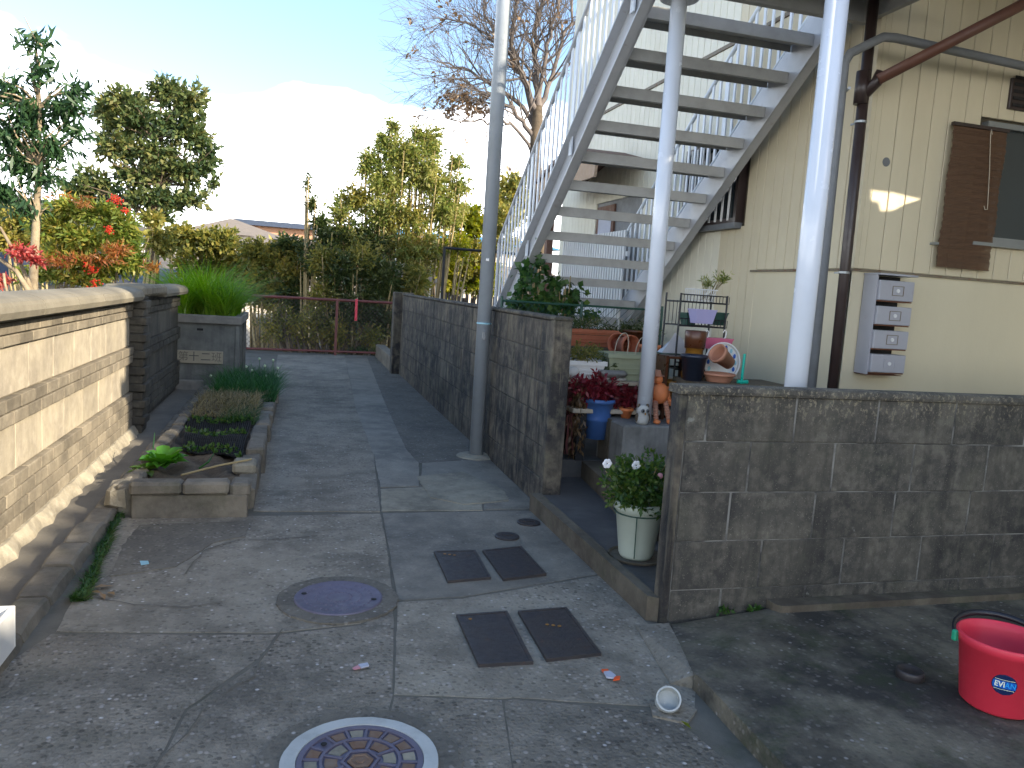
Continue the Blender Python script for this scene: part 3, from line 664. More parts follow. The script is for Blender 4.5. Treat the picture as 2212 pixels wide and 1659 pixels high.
# ================================================================ TERRACE (lower right)
ter = bpy.data.objects.new('terrace', None); COL.objects.link(ter); ter['kind'] = 'structure'
c1 = gp(1507, 1460, .06); c2 = gp(1700, 1659, .06); dd = Vector((c2[0]-c1[0], c2[1]-c1[1])); c3 = (c1[0]+dd.x*6, c1[1]+dd.y*6-2)
pt = [(1.50, 2.745, .012), (c1[0], c1[1]+.02, .055), (c1[0]+.004, c1[1], .06), (c2[0], c2[1], .06), (c2[0]-.05, -3.5, .06), (7, -3.5, .06), (7, 2.76, .06), (2.0, 2.76, .055)]
MB().prism(pt, -.12, .06).build('terrace_slab', 'terrace', ter)
# trowelled edge ramp between lane and terrace
MB().prism([(1.36, 2.78, .003), (1.50, 2.76, .012), (c1[0]+.01, c1[1]+.03, .05), (c1[0]-.06, c1[1]+.07, .003)], -.1, .01).build('mortar_ramp', 'lane', ter)
# ledge of mortar along the wall foot
la = gp(1695, 1334, .06)
MB().prism([(la[0], 2.735), (la[0]+.02, 2.70), (4.5, 2.72), (4.5, 2.78), (la[0], 2.78)], .03, .085).build('mortar_ledge', 'entry_edge', ter)
# channel at the terrace foot with the outfall pipe
MB().box((1.18, -3, -.11), (1.9, 2.27, -.045)).build('channel_bed', 'lane_dark', ter)
t = thing('outfall_pipe', 'cut end of a white drain pipe set in the lane beside the terrace step', 'drain pipe', gp(1442, 1523))
c = gp(1442, 1523, .01); b = MB(); d = Vector((-.35, -.75, .75)).normalized(); p0 = Vector((c[0], c[1], -.10)); 
vs = []; n = 24; u = d.orthogonal().normalized(); w_ = d.cross(u)
for r_, l_ in ((.040, -.06), (.040, .035), (.0345, .035), (.0345, -.02)):
    for k in range(n):
        a_ = 2*math.pi*k/n; q = Vector((c[0], c[1], .022))+d*l_+(u*math.cos(a_)+w_*math.sin(a_))*r_; vs.append(q)
b.add(vs, [(i*n+k, i*n+(k+1) % n, ((i+1) % 4)*n+(k+1) % n, ((i+1) % 4)*n+k) for i in range(4) for k in range(n)]); b.add([Vector((c[0], c[1], .022))+d*.0+(u*math.cos(6.283*k/24)+w_*math.sin(6.283*k/24))*.035 for k in range(24)], [tuple(range(24))]); b.build('pipe', 'ring', t)
MB().prism([(c[0]-.07, c[1]-.04), (c[0]+.02, c[1]-.10), (c[0]+.09, c[1]-.03), (c[0]+.06, c[1]+.05), (c[0]-.04, c[1]+.05)], -.06, .004).build('mortar_collar', 'lane', t)
pd = MB().prism(wobble(G([(1530, 1625), (1590, 1612), (1640, 1659), (1660, 1720), (1560, 1720), (1545, 1659)]), .04, .006), -.06, -.034).build('puddle', 'water', None, kind='structure')
# clean-out cap
c = gp(1967, 1447, .085); t = thing('cleanout_cap', 'low grey round pipe cap standing on the stained terrace by the bucket', 'pipe cap', (c[0], c[1], .06))
MB().lathe((c[0], c[1], .06), [(.046, -.01), (.046, .022), (.044, .026), (.038, .027), (.036, .024), (0, .024)], 32).build('cap', 'iron', t, smooth=True)

# ================================================================ BLOCK WALLS (right)
def running(parent, name, ax, x0, y0, length, thick, rows, bl, mat, offs, gap=.006, end_len=None, var=4):
    """courses of blocks; ax 'x' or 'y'; rows [(z0, z1)]; face on the low side"""
    for i, (z0, z1) in enumerate(rows):
        s = -offs[i % len(offs)]
        while s < length-.02:
            a_, b_ = max(0, s), min(length, s+bl)
            if b_-a_ > .04:
                L0 = b_-a_-gap; 
                if ax == 'x': piece(name, parent, x0+a_+gap/2, y0+rnd.uniform(-.0015, .0015), z0+gap/2, L0, thick, z1-z0-gap*.45, mat, .004, .0012, var)
                else: piece(name, parent, x0+rnd.uniform(-.0015, .0015), y0+a_+gap/2, z0+gap/2, thick, L0, z1-z0-gap, mat, .004, .0012, var)
            s += bl
fw = thing('block_wall', 'low dark concrete block wall with pale vertical joints behind the red bucket', 'wall', (1.49, 2.78, 0))
MB().box((1.505, 2.786, -.05), (5.2, 2.852, .945)).build('mortar', 'mortar', fw)
running(fw, 'block', 'x', 1.504, 2.782, 3.65, .074, [(-.06, .135), (.135, .34), (.34, .545), (.545, .755), (.755, .945)], .405, 'block', [0.17, .0, .17, .10, .31], .008)
for k in range(5):   # end pilaster rendered in mortar
    pass
MB().box((1.470, 2.777, -.05), (1.503, 2.860, .946), .006).build('end_render', 'block2', fw)
cap = MB(); prof = [(-.008, 0), (-.012, .012), (-.009, .028), (.0, .034), (.080, .034), (.090, .028), (.090, .0)]
vs = [(x_, 2.78+a_, .947+b_) for x_ in (1.462, 5.2) for a_, b_ in prof]; n = len(prof)
cap.add(vs, [tuple(range(n)), tuple(range(n, 2*n))[::-1]]+[(k, n+k, n+(k+1) % n, (k+1) % n) for k in range(n)]); cap.build('coping', 'block', fw)
rw = thing('block_wall', 'long streaked concrete block wall running back along the lane behind the grey pole', 'wall', (1.49, 4.46, 0))
rows = [(-.05, .17), (.17, .365), (.365, .56), (.56, .755), (.755, .95), (.95, 1.145)]
MB().box((1.502, 4.47, -.05), (1.592, 11.5, 1.14)).build('mortar', 'mortar_d', rw)
running(rw, 'block', 'y', 1.494, 4.53, 6.97, .106, rows, .40, 'block2', [.0, .2], .007, var=5)
MB().box((1.488, 4.455, -.05), (1.604, 4.535, 1.15), .007).build('end_render', 'block2', rw)
MB().box((1.486, 4.45, 1.147), (1.606, 11.5, 1.172), .008).build('coping', 'block2', rw)
MB().box((1.38, 11.5, -.05), (1.66, 11.74, 1.19), .01).build('end_pillar', 'block2', rw)
MB().box((1.40, 11.74, -.05), (1.56, 14.1, .22), .01).build('low_curb', 'kerb', rw)

# ================================================================ GREY POLE
pc = gp(1028, 985); t = thing('grey_pole', 'tall galvanised steel pole standing in the lane against the block wall', 'pole', pc)
MB().lathe(pc, [(.054, -.02), (.054, 5.2), (.05, 5.22), (0, 5.22)], 28).build('pole', 'galv', t, smooth=True)
zz = ony(1045, 700, pc[1])[2]; MB().lathe((pc[0], pc[1], zz), [(.056, 0), (.0575, .001), (.0575, .010), (.056, .011)], 28).build('blue_tie', 'litter_c', t)
MB().box((pc[0]-.02, pc[1]-.0585, zz-.12), (pc[0]+.006, pc[1]-.052, zz-.055), .002).build('sticker', 'alu', t)
MB().box((pc[0]-.028, pc[1]-.0575, zz+.48), (pc[0]-.004, pc[1]-.05, zz+.50), .002).build('sticker', 'white', t)
MB().lathe((pc[0], pc[1], 0), [(.17, -.02), (.15, .006), (.09, .018), (.054, .02)], 20).build('mortar_base', 'lane_pale', t)

# ================================================================ ENTRY
en = bpy.data.objects.new('entry_floor', None); COL.objects.link(en); en['kind'] = 'structure'
MB().prism([(1.47, 2.9), (1.49, 4.46), (1.60, 4.46), (1.62, 11.3), (3.56, 11.3), (3.56, 2.9)], -.08, .085).build('lower_slab', 'entry', en)
MB().prism([(1.405, 4.44), (1.43, 2.83), (1.475, 2.80), (1.475, 4.445)], -.08, .10).build('entry_kerb', 'entry_edge', en)
e1 = gp(1270, 1032, .2); MB().prism([(1.73, 3.55), (1.86, 4.5), (1.90, 4.9), (3.56, 4.9), (3.56, 3.55)], .03, .2).build('upper_slab', 'entry_edge', en)
MB().prism([(1.62, 4.9), (1.62, 11.2), (3.56, 11.2), (3.56, 4.9)], .03, .204).build('yard_slab', 'entry', en)

# ================================================================ LEFT WALL
WX = -1.22
lw = thing('garden_wall', 'sunlit cream block garden wall with brick bands and rounded coping, along the gutter', 'wall', (WX, 4.5, 0))
def onwall(v): return v
Y0, Y1 = 2.35, 6.66
MB().box((WX-.16, Y0, -.1), (WX-.02, Y1, 1.04)).build('mortar', 'cream_block', lw)
def cyl_cap(parent, y0, y1, mat, x0=WX-.20, x1=WX+.085, z=1.05):
    n = 9; pr_ = [(x0, z), (x0-.012, z+.03)]+[( (x0+x1)/2 - (x1-x0)/2*1.04*math.cos(math.pi*k/n), z+.055+.045*math.sin(math.pi*k/n)) for k in range(n+1)]+[(x1+.012, z+.03), (x1, z)]
    vs = [(a_, y, b_) for y in (y0, y1) for a_, b_ in pr_]; m_ = len(pr_)
    return MB().add(vs, [tuple(range(m_)), tuple(range(m_, 2*m_))[::-1]]+[(k, m_+k, m_+(k+1) % m_, (k+1) % m_) for k in range(m_)]).build('coping_stone', mat, parent, smooth=False)
y = Y0
while y < Y1-.05:
    cyl_cap(lw, y+.003, min(Y1, y+.6)-.003, 'cream_cap'); y += .6
def lwall(parent, y0, y1, mb_, mbr):
    L_ = y1-y0
    running(parent, 'brick', 'y', WX-.05, y0, L_, .064, [(.968, 1.022), (.914, .968)], .2, mbr, [0, .1], .006)
    running(parent, 'wall_panel', 'y', WX-.06, y0, L_, .052, [(.69, .914)], .4, mb_, [.1], .005)
    running(parent, 'brick', 'y', WX-.05, y0, L_, .070, [(.625, .69), (.56, .625)], .2, mbr, [.1, 0], .006)
    running(parent, 'wall_panel', 'y', WX-.06, y0, L_, .052, [(.33, .56)], .4, mb_, [.3], .005)
    running(parent, 'brick', 'y', WX-.05, y0, L_, .068, [(.262, .33), (.194, .262), (.126, .194), (.06, .126)], .2, mbr, [0, .1], .006)
lwall(lw, Y0, Y1, 'cream_block', 'cream_brick')
ft = MB(); vs = []; ny = 70
for j in range(ny+1):
    yy = 1.8+(6.95-1.8)*j/ny; o_ = .012*math.sin(j*1.7)+rnd.uniform(-.008, .008)
    vs += [(WX-.05, yy, .066), (WX+.028+o_*.4, yy, .062+rnd.uniform(-.004, .004)), (WX+.055+o_, yy, .02), (WX+.085+o_, yy, -.06)]
ft.add(vs, [(j*4+k, j*4+k+1, (j+1)*4+k+1, (j+1)*4+k) for j in range(ny) for k in range(3)]); ft.build('footing', 'footing', lw)
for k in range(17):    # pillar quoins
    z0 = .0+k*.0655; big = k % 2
    piece('quoin', lw, WX-.16, 6.67+(.0 if big else .012), z0+.003, .265 if big else .245, .21 if big else .19, .0605, 'shade_brick', .006, .002)
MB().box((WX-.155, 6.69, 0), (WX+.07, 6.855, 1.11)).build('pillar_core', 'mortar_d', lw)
for k in range(14): piece('cap_brick', lw, WX-.2, 6.66+k*.078, 1.075, .30, .070, .085, 'cream_cap', .02, .002)
y = 7.75
while y < 9.2: cyl_cap(lw, y+.003, min(9.25, y+.5)-.003, 'cream_cap'); y += .5
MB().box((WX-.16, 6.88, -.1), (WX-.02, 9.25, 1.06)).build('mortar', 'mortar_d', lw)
lwall(lw, 6.9, 9.25, 'shade_panel', 'shade_brick')
# gutter, kerb
gut = bpy.data.objects.new('gutter', None); COL.objects.link(gut); gut['kind'] = 'structure'
MB().box((WX-.02, -3, -.12), (-.985, 9.5, -.004)).build('gutter_bed', 'gutter', gut)
kt = bpy.data.objects.new('kerb', None); COL.objects.link(kt); kt['kind'] = 'structure'
MB().box((-.978, -3, -.1), (-.875, 9.4, .022)).build('kerb_core', 'kerb', kt)
y = .2
while y < 8.9:
    l_ = rnd.uniform(.26, .34); me = MB(); n = 7
    z_ = rnd.uniform(.046, .062); x0, x1 = -.988+rnd.uniform(-.006, .006), -.862+rnd.uniform(-.006, .006)
    vs = []
    for i in range(n):
        f = i/(n-1); h_ = z_*(.72+.28*math.sin(math.pi*min(1, max(0, f*1.0)))**.6); vs += [(x0, y+.006+f*(l_-.012), -.02), (x0+.008, y+.006+f*(l_-.012), h_-.008), (x0+.02, y+.006+f*(l_-.012), h_), (x1-.02, y+.006+f*(l_-.012), h_), (x1-.008, y+.006+f*(l_-.012), h_-.01), (x1+rnd.uniform(0, .01), y+.006+f*(l_-.012), -.02)]
    me.add(vs, [(i*6+k, i*6+k+1, (i+1)*6+k+1, (i+1)*6+k) for i in range(n-1) for k in range(5)]+[tuple(range(6)), tuple((n-1)*6+k for k in range(6))[::-1]])
    me.build('kerb_stone', 'kerb', kt); y += l_

# ================================================================ RAISED BED
bd = thing('flower_bed', 'raised garden bed edged with concrete blocks and stones, beside the lane', 'flower bed', (-.5, 4.5, 0))
fr0, fr1 = gp(285, 1120), gp(543, 1112)
for k, (xa, xb) in enumerate(((-.80, -.545), (-.54, -.31))): piece('edge_block', bd, xa, 4.335, .125, xb-xa, .11, .07, 'kerb', .014, .003, 9)
MB().box((-.79, 4.355, -.03), (-.215, 4.445, .122), .006).build('front_face', 'kerb', bd)
piece('edge_block', bd, -.305, 4.36, .11, .10, .16, .075, 'kerb', .014, .003, 9)
y = 4.53; xr = -.305
while y < 8.95:
    l_ = rnd.uniform(.2, .42); h_ = rnd.uniform(.10, .17); x0 = -.30+(y-4.5)*.012+rnd.uniform(-.01, .01)
    piece('edge_stone', bd, x0, y, -.03, rnd.uniform(.085, .12), l_-.012, h_+.03, 'kerb' if rnd.random() < .7 else 'lane', .014, .006, 9); y += l_
piece('edge_stone', bd, -.33, 4.86, .11, .13, .17, .07, 'lane_pale', .015, .004, 9)
y = 4.42
while y < 8.4:
    l_ = rnd.uniform(.2, .36); piece('edge_stone', bd, -.875+(y-4.4)*.004, y, -.03, .085, l_-.012, rnd.uniform(.17, .2), 'kerb', .014, .005, 9); y += l_
piece('edge_stone', bd, -.93, 4.42, .02, .13, .2, .14, 'footing', .03, .012, 9)
sv = []; nxs, nys = 14, 90
for j in range(nys+1):
    for i in range(nxs+1):
        x = -.80+.545*i/nxs; yy = 4.43+4.6*j/nys; f = math.exp(-((yy-7.3)/.55)**2)*.07
        sv.append((x, yy, .10+f+.018*math.sin(x*31+yy*9)+.012*math.sin(yy*23+x*5)+rnd.uniform(-.008, .008)))
MB().add(sv, [(j*(nxs+1)+i, j*(nxs+1)+i+1, (j+1)*(nxs+1)+i+1, (j+1)*(nxs+1)+i) for j in range(nys) for i in range(nxs)]).build('bed_soil', 'soil', bd, smooth=True)
# end of the bed toward the planter: low stones
for k in range(9): piece('edge_stone', bd, -.72+rnd.uniform(-.1, .35), 8.75+rnd.uniform(-.25, .35), .06, rnd.uniform(.07, .16), rnd.uniform(.08, .16), rnd.uniform(.04, .09), 'kerb', .02, .01, 9)

# ================================================================ PLANTER BOX
py = 9.3; pa = ony(362, 676, py); pb = ony(520, 685, py); zt = (pa[2]+pb[2])/2; px0, px1 = pa[0], pb[0]
pl = thing('planter_box', 'tall grey concrete planter box with a number plate, filled with long grass', 'planter', ((px0+px1)/2, py, 0))
MB().box((px0+.03, py+.03, 0), (px1-.04, py+1.35, zt-.1)).build('body', 'planter', pl)
for x_ in (px0+.01, px1-.055): MB().box((x_, py+.008, .04), (x_+.05, py+.1, zt-.10), .006).build('corner_post', 'planter', pl)
for y_ in (py+.45, py+.95, py+1.3): MB().box((px1-.045, y_, .02), (px1-.012, y_+.06, zt-.10), .006).build('corner_post', 'planter', pl)
MB().box((px0-.015, py-.015, zt-.095), (px1+.01, py+.07, zt), .01).build('rim', 'planter_rim', pl)
MB().box((px1-.07, py+.072, zt-.095), (px1+.01, py+1.4, zt), .01).build('rim', 'planter_rim', pl)
MB().box((px0-.015, py+.072, zt-.095), (px0+.06, py+1.4, zt), .01).build('rim', 'planter_rim', pl)
MB().box((px0-.02, py-.04, -.02), (px0+.38, py+.03, .10), .01).build('foot', 'planter_rim', pl)
MB().box((px0+.05, py+.07, zt-.15), (px1-.06, py+1.38, zt-.045)).build('planter_soil', 'soil', pl)
sp_ = MB()
for k in range(26): x_ = px0+.05+(px1-px0-.1)*k/26; sp_.ball((x_, py+.088+rnd.uniform(0, .012), zt-.015), rnd.uniform(.013, .02), 7, 5, (1, 1, .8))
sp_.build('pebbles', 'terra2', pl)
hv0 = ony(432, 712, py); MB().box((hv0[0]-.035, py+.026, hv0[2]-.012), (hv0[0]+.03, py+.034, hv0[2]+.012)).build('drain_hole', 'dark', pl)
q0 = ony(383, 756, py); q1 = ony(481, 787, py); pn = MB().box((q0[0], py+.004, q1[2]), (q1[0], py+.03, q0[2]), .002).build('number_plate', 'plate', pl)
def text_mesh(body, size, ext=.0, font_off=0):
    cu = bpy.data.curves.new('lettering', 'FONT'); cu.body = body; cu.size = size; cu.extrude = ext; cu.align_x = 'CENTER'; cu.align_y = 'CENTER'; cu.offset = font_off
    o = bpy.data.objects.new('lettering', cu); COL.objects.link(o); bpy.context.view_layer.update()
    me = bpy.data.meshes.new_from_object(o.evaluated_get(bpy.context.evaluated_depsgraph_get())); bpy.data.objects.remove(o); bpy.data.curves.remove(cu)
    return me
pw = q1[0]-q0[0]; ph = q0[2]-q1[2]
for ch, fx, mt in (('第', .13, 'plate_faint'), ('十', .36, 'text_dark'), ('二', .62, 'text_dark'), ('班', .86, 'plate_faint')):
    if mt == 'plate_faint' and mt not in M: M[mt] = paint('faint_lettering', (.12, .11, .085), .6, .2)
    me = text_mesh(ch, ph*.80, .0)
    for v in me.vertices: v.co = Vector((q0[0]+pw*fx+v.co.x, py+.0025, (q0[2]+q1[2])/2+v.co.y))-wloc(pn)
    ob('character', me, pn, None, mt)
me_parts = []
for k in range(34):
    cx_, cy_ = px0+.09+(px1-px0-.2)*rnd.random(), py+.13+1.15*rnd.random()**1.3; n = rnd.randint(45, 95)
    P = np.stack([cx_+nr.normal(size=n)*.03, cy_+nr.normal(size=n)*.03, np.full(n, zt-.05)], 1)
    ob('grass_tuft', blade_mesh('grass_tuft', P-np.array(wloc(pl)), rnd.uniform(.36, .70), rnd.uniform(.011, .02), 'grass', lean=rnd.uniform(.5, 1.1), segs=5), pl)

# ================================================================ BED PLANTS
def rosette(name, label, cat, c, n, ln, wd, mat, up=.7, group=None):
    t = thing(name, label, cat, c, group)
    for k in range(n):
        a_ = k*2.399+rnd.uniform(-.2, .2); e = up*(1-.55*k/n)+rnd.uniform(-.1, .1); l_ = ln*rnd.uniform(.75, 1.1); w_ = wd*rnd.uniform(.8, 1.1)
        d = Vector((math.cos(a_)*math.cos(e), math.sin(a_)*math.cos(e), math.sin(e))); s_ = Vector((-math.sin(a_), math.cos(a_), 0)); nn = s_.cross(d); rows = []; m_ = 6
        for i in range(m_+1):
            f = i/m_; p = d*l_*f - Vector((0, 0, 1))*l_*.35*f*f*math.cos(e) + Vector((0, 0, .01)); ww = w_*(.22+1.5*(f**1.2)*(1-f)**.55) if f < 1 else .002
            cup = ww*.28
            rows += [p-s_*ww/2+nn*-cup+Vector((0, 0, rnd.uniform(-.004, .004))), p, p+s_*ww/2+nn*-cup+Vector((0, 0, rnd.uniform(-.004, .004)))]
        mb = MB().add([(r_.x, r_.y, r_.z) for r_ in rows], [(i*3+j, i*3+j+1, (i+1)*3+j+1, (i+1)*3+j) for i in range(m_) for j in (0, 1)])
        ob('leaf', mb.mesh('leaf', True), t, None, mat)
    return t
c = gp(352, 1008, .13); rosette('salad_plant', 'bright green leafy vegetable with broad leaves at the near end of the bed', 'vegetable', (c[0], c[1], .12), 24, .19, .10, 'lettuce', .9)
c = gp(318, 1015, .13); rosette('salad_plant', 'smaller darker leafy vegetable crowding the left stones of the bed', 'vegetable', (c[0], c[1], .11), 13, .12, .055, 'lf_pot', .7)
# black netting over seedlings
net = thing('seedling_net', 'black plastic netting laid over rows of seedlings in the bed', 'netting', gp(470, 945, .13))
NP = [gp(408, 905, .14), gp(548, 898, .14), gp(520, 985, .14), gp(395, 968, .14)]; A0, B0, C0, D0 = [Vector(p) for p in NP]
b = MB(); nu, nv = 30, 46
def npnt(u, v): p = A0.lerp(B0, u).lerp(D0.lerp(C0, u), v); p.z = .142+.012*math.sin(u*7+v*3)+.014*math.sin(v*11); return p
for i in range(nu+1): b.tube([npnt(i/nu, j/12) for j in range(13)], .0042, 4, False)
for j in range(nv+1): b.tube([npnt(i/8, j/nv) for i in range(9)], .0042, 4, False)
b.build('netting', 'net', net, kind='stuff')
b = MB(); m_ = 10; vs = [npnt(i/m_, j/m_)-Vector((0, 0, .010)) for j in range(m_+1) for i in range(m_+1)]; b.add(vs, [(j*(m_+1)+i, j*(m_+1)+i+1, (j+1)*(m_+1)+i+1, (j+1)*(m_+1)+i) for j in range(m_) for i in range(m_)]); b.build('dark_sheet', 'net', net)
E_ = []
for v0 in (.2, .55, .95):
    for i in range(26): p = npnt(min(1, (i+rnd.random())/26), v0+rnd.uniform(-.05, .05)); E_.append((p.x, p.y, p.z+.02))
E_ = np.array(E_); V = twig_leaves(E_, np.tile([0, 0, 1.], (len(E_), 1)), 7, .035, .032, .5, -.1, .8); o = ob('seedlings', quads_mesh('seedlings', V, 'lf_vine'), None, kind='stuff')
# bamboo stake and cane lying at the near end
t = thing('bamboo_cane', 'thin tan cane lying across the near end of the bed', 'cane', gp(450, 1015, .17)); MB().tube([gp(392, 1026, .17), gp(470, 1006, .18), gp(543, 992, .19)], .006, 7).build('cane', 'stemtan', t)
t = thing('leek', 'single blue-green leek standing among the salad leaves', 'vegetable', gp(333, 960, .13)); 
MB().tube([gp(333, 990, .13), gp(331, 965, .17), gp(334, 935, .22)], [.006, .005, .002], 6).build('leaf', 'chive', t); MB().tube([gp(430, 1012, .13), gp(450, 998, .17), gp(462, 980, .20)], [.007, .006, .002], 6).build('leaf', 'chive', t)
# mound of dry grass, chives, green fringe
n = 1500; a_ = nr.rand(n); P = np.stack([-.78+.5*nr.rand(n), 6.55+1.2*nr.rand(n), np.full(n, .12)], 1); P[:, 2] += .07*np.exp(-((P[:, 1]-7.3)/.55)**2)
ob('dry_grass', blade_mesh('dry_grass', P, .10, .006, 'drygrass', 1.3), None, kind='stuff')
n = 1500; P = np.stack([-.45+.20*nr.rand(n)-.1*nr.rand(n), 6.4+1.5*nr.rand(n), np.full(n, .13)], 1)
ob('green_ground_cover', blade_mesh('green_ground_cover', P, .10, .006, 'moss', 1.0), None, kind='stuff')
n = 2600; P = np.stack([-.72+.56*nr.rand(n), 7.6+1.35*nr.rand(n), np.full(n, .11)], 1)
ob('chives', blade_mesh('chives', P, .26, .007, 'chive', .8, 4), None, kind='stuff')
fl = MB(); st = MB()
for u, v in ((560, 775), (572, 790), (545, 800), (590, 778), (600, 795), (520, 815), (575, 812), (532, 792), (600, 812), (455, 812)):
    q = ony(u, v, 8.6); fl.ball(q, .014, 7, 5); st.tube([(q[0]+rnd.uniform(-.03, .03), 8.6, .1), q], .003, 4)
fl.build('chive_flowers', 'flower', None, kind='stuff'); st.build('chive_stems', 'chive', None, kind='stuff')
# moss strip against the kerb
ms = [gp(u, v) for u, v in ((252, 1112), (225, 1170), (200, 1225), (175, 1280), (160, 1300))]; P = []
for i in range(1500):
    k = rnd.random()*(len(ms)-1); j = int(k); f = k-j; wd = .030-.018*math.sin(k*2.5)**2; x = ms[j][0]*(1-f)+ms[j+1][0]*f+rnd.gauss(0, wd*.45); yy = ms[j][1]*(1-f)+ms[j+1][1]*f; P.append((x+.012, yy, 0))
ob('moss', blade_mesh('moss', np.array(P), .032, .008, 'moss', 1.2), None, kind='stuff')
# fallen leaves
def dead_leaf(u, v, z, s, mat, lab, r=None):
    c = gp(u, v, z); q = r if r is not None else rnd.uniform(0, 6.3); d = Vector((math.cos(q), math.sin(q), .12)); s_ = Vector((-d.y, d.x, .05)); 
    V_ = [(-d*s), (s_*s*.38+Vector((0, 0, s*.12))), (d*s), (-s_*s*.38+Vector((0, 0, s*.16))), Vector((0, 0, .002))]
    o = solid('fallen_leaf', MB().add([(p.x+c[0], p.y+c[1], p.z+c[2]+.004) for p in V_], [(0, 1, 4), (1, 2, 4), (2, 3, 4), (3, 0, 4)]), mat, lab, 'leaf', c, 'fallen leaves')
for u, v, s, lab in ((205, 1282, .035, 'brown dead leaf in the pile at the end of the moss strip, leftmost'), (222, 1270, .045, 'long straw coloured dead leaf on top of the pile by the moss strip'), (240, 1284, .032, 'rust brown curled leaf at the right of the pile by the moss strip'), (222, 1290, .03, 'yellow-brown leaf at the near side of the pile by the moss strip')):
    dead_leaf(u, v, .004, s, 'lf_dry', lab)
for u, v, lab in ((385, 1112, 'tan leaf lying under the front of the bed near its middle'), (330, 1113, 'tan leaf lying under the left front of the bed'), (450, 1113, 'reddish leaf lying under the right front of the bed')): dead_leaf(u, v, .003, .03, 'lf_dry', lab)
dead_leaf(1364, 1208, .088, .022, 'lf_yel', 'bright yellow leaf below the pale green flowerpot'); dead_leaf(1482, 1568, .004, .022, 'lf_yel', 'small yellow leaf below the outfall pipe')
# weeds at the wall foot
for u, v, lab in ((1590, 1343, 'green weed sprouting from the left foot of the dark block wall'), (1655, 1338, 'green weed at the foot of the dark block wall beside the mortar ledge')):
    c = gp(u, v, .05); E_, d_ = blob_pts((0, 0, .005), (.045, .012, .012), 12); o = ob('weed', quads_mesh('weed', twig_leaves(E_, d_, 4, .02, .02, .5), 'moss'), None, (c[0], 2.755, c[2])); tag(o, lab, 'weed', 'weeds along the block wall')
for u, v, lab in ((862, 790, 'dark green weed in the lane at the far end of the long block wall'), (780, 762, 'yellowish tuft of grass under the red railing')):
    c = gp(u, v); P = np.stack([nr.normal(size=160)*.12, nr.normal(size=160)*.08, np.zeros(160)], 1); o = ob('weed', blade_mesh('weed', P, .16, .012, 'moss', .9), None, c); tag(o, lab, 'weed')

# ================================================================ LITTER
def scrap(name, lab, parts, base):
    t = thing(name, lab, 'litter', base)
    for nm, px, mt, z in parts: MB().prism([p[:2] for p in [gp(*q) for q in px]], .004, z).build(nm, mt, t)
L3 = lambda a, b: (737+a/3, 1106+b/3)
scrap('candy_wrapper', 'torn orange and pale blue wrapper lying right of the nearer meter covers', [('centre', [L3(1700, 1050), L3(1740, 1045), L3(1780, 1075), L3(1765, 1090), L3(1720, 1085)], 'litter_w', .010), ('end_flap', [L3(1685, 1032), L3(1728, 1030), L3(1735, 1045), L3(1695, 1050)], 'litter_o', .008), ('end_flap', [L3(1770, 1078), L3(1808, 1075), L3(1805, 1095), L3(1762, 1103)], 'litter_o', .008)], gp(1320, 1462))
scrap('candy_wrapper', 'small pink and grey wrapper lying left of the nearer meter covers', [('centre', [L3(110, 1002), L3(170, 990), L3(180, 1008), L3(130, 1022)], 'litter_w', .009), ('end_flap', [L3(72, 1022), L3(108, 1004), L3(125, 1022), L3(85, 1032)], 'litter_p', .007)], gp(780, 1443))
scrap('paper_scrap', 'small square white packet lying at the foot of the wall end', [('packet', [(1409, 1372), (1428, 1370), (1441, 1385), (1421, 1389)], 'litter_w', .014)], gp(1423, 1380))
scrap('paper_scrap', 'tiny pale blue scrap of paper on the lane left of the round covers', [('scrap', [(302, 1214), (320, 1214), (322, 1220), (305, 1223)], 'litter_c', .006)], gp(310, 1218))
c = gp(0, 1400); t = thing('foam_box', 'corner of a white foam box standing on the kerb at the left edge', 'box', gp(-40, 1420, .06))
q0 = gp(10, 1482, .06); x0, y0 = q0[0]-.05, q0[1]
for nm, a_, bb in (('side', (x0-.20, y0, .06), (x0, y0+.014, .20)), ('side', (x0-.016, y0+.014, .06), (x0, y0+.25, .20)), ('side', (x0-.2, y0+.25, .06), (x0, y0+.264, .20)), ('bottom', (x0-.2, y0+.014, .056), (x0-.016, y0+.25, .068))): MB().box(a_, bb, .003).build(nm, 'white', t)
# ================================================================ STAIRS
XL, XR = 2.10, 3.38
def zlow(y): return 3.17-.72*(y-4.78)
stair = thing('steel_staircase', 'open grey steel staircase with white balusters climbing the side of the apartment house', 'staircase', (2.7, 7, .2))
yb, yt = 8.75, 4.62
for x_, s_ in ((XL, -1), (XR, 1)):
    b = MB(); th = .008
    poly = [(yt, zlow(yt)), (yb, max(.2, zlow(yb))), (yb, max(.25, zlow(yb)+.3)), (yt, zlow(yt)+.34)]
    def pris(x0, x1, pl_):
        n = len(pl_); return [(x0, a_, c_) for a_, c_ in pl_]+[(x1, a_, c_) for a_, c_ in pl_], [tuple(range(n)), tuple(range(n, 2*n))[::-1]]+[(k, n+k, n+(k+1) % n, (k+1) % n) for k in range(n)]
    b.add(*pris(x_-th, x_+th, poly))
    f0 = [(yt, zlow(yt)), (yb, zlow(yb)), (yb, zlow(yb)+.016), (yt, zlow(yt)+.016)]; b.add(*pris(min(x_, x_+s_*.075), max(x_, x_+s_*.075), f0))
    f1 = [(yt, zlow(yt)+.324), (yb, zlow(yb)+.324), (yb, zlow(yb)+.34), (yt, zlow(yt)+.34)]; b.add(*pris(min(x_, x_+s_*.075), max(x_, x_+s_*.075), f1))
    b.build('stringer', 'steel', stair)
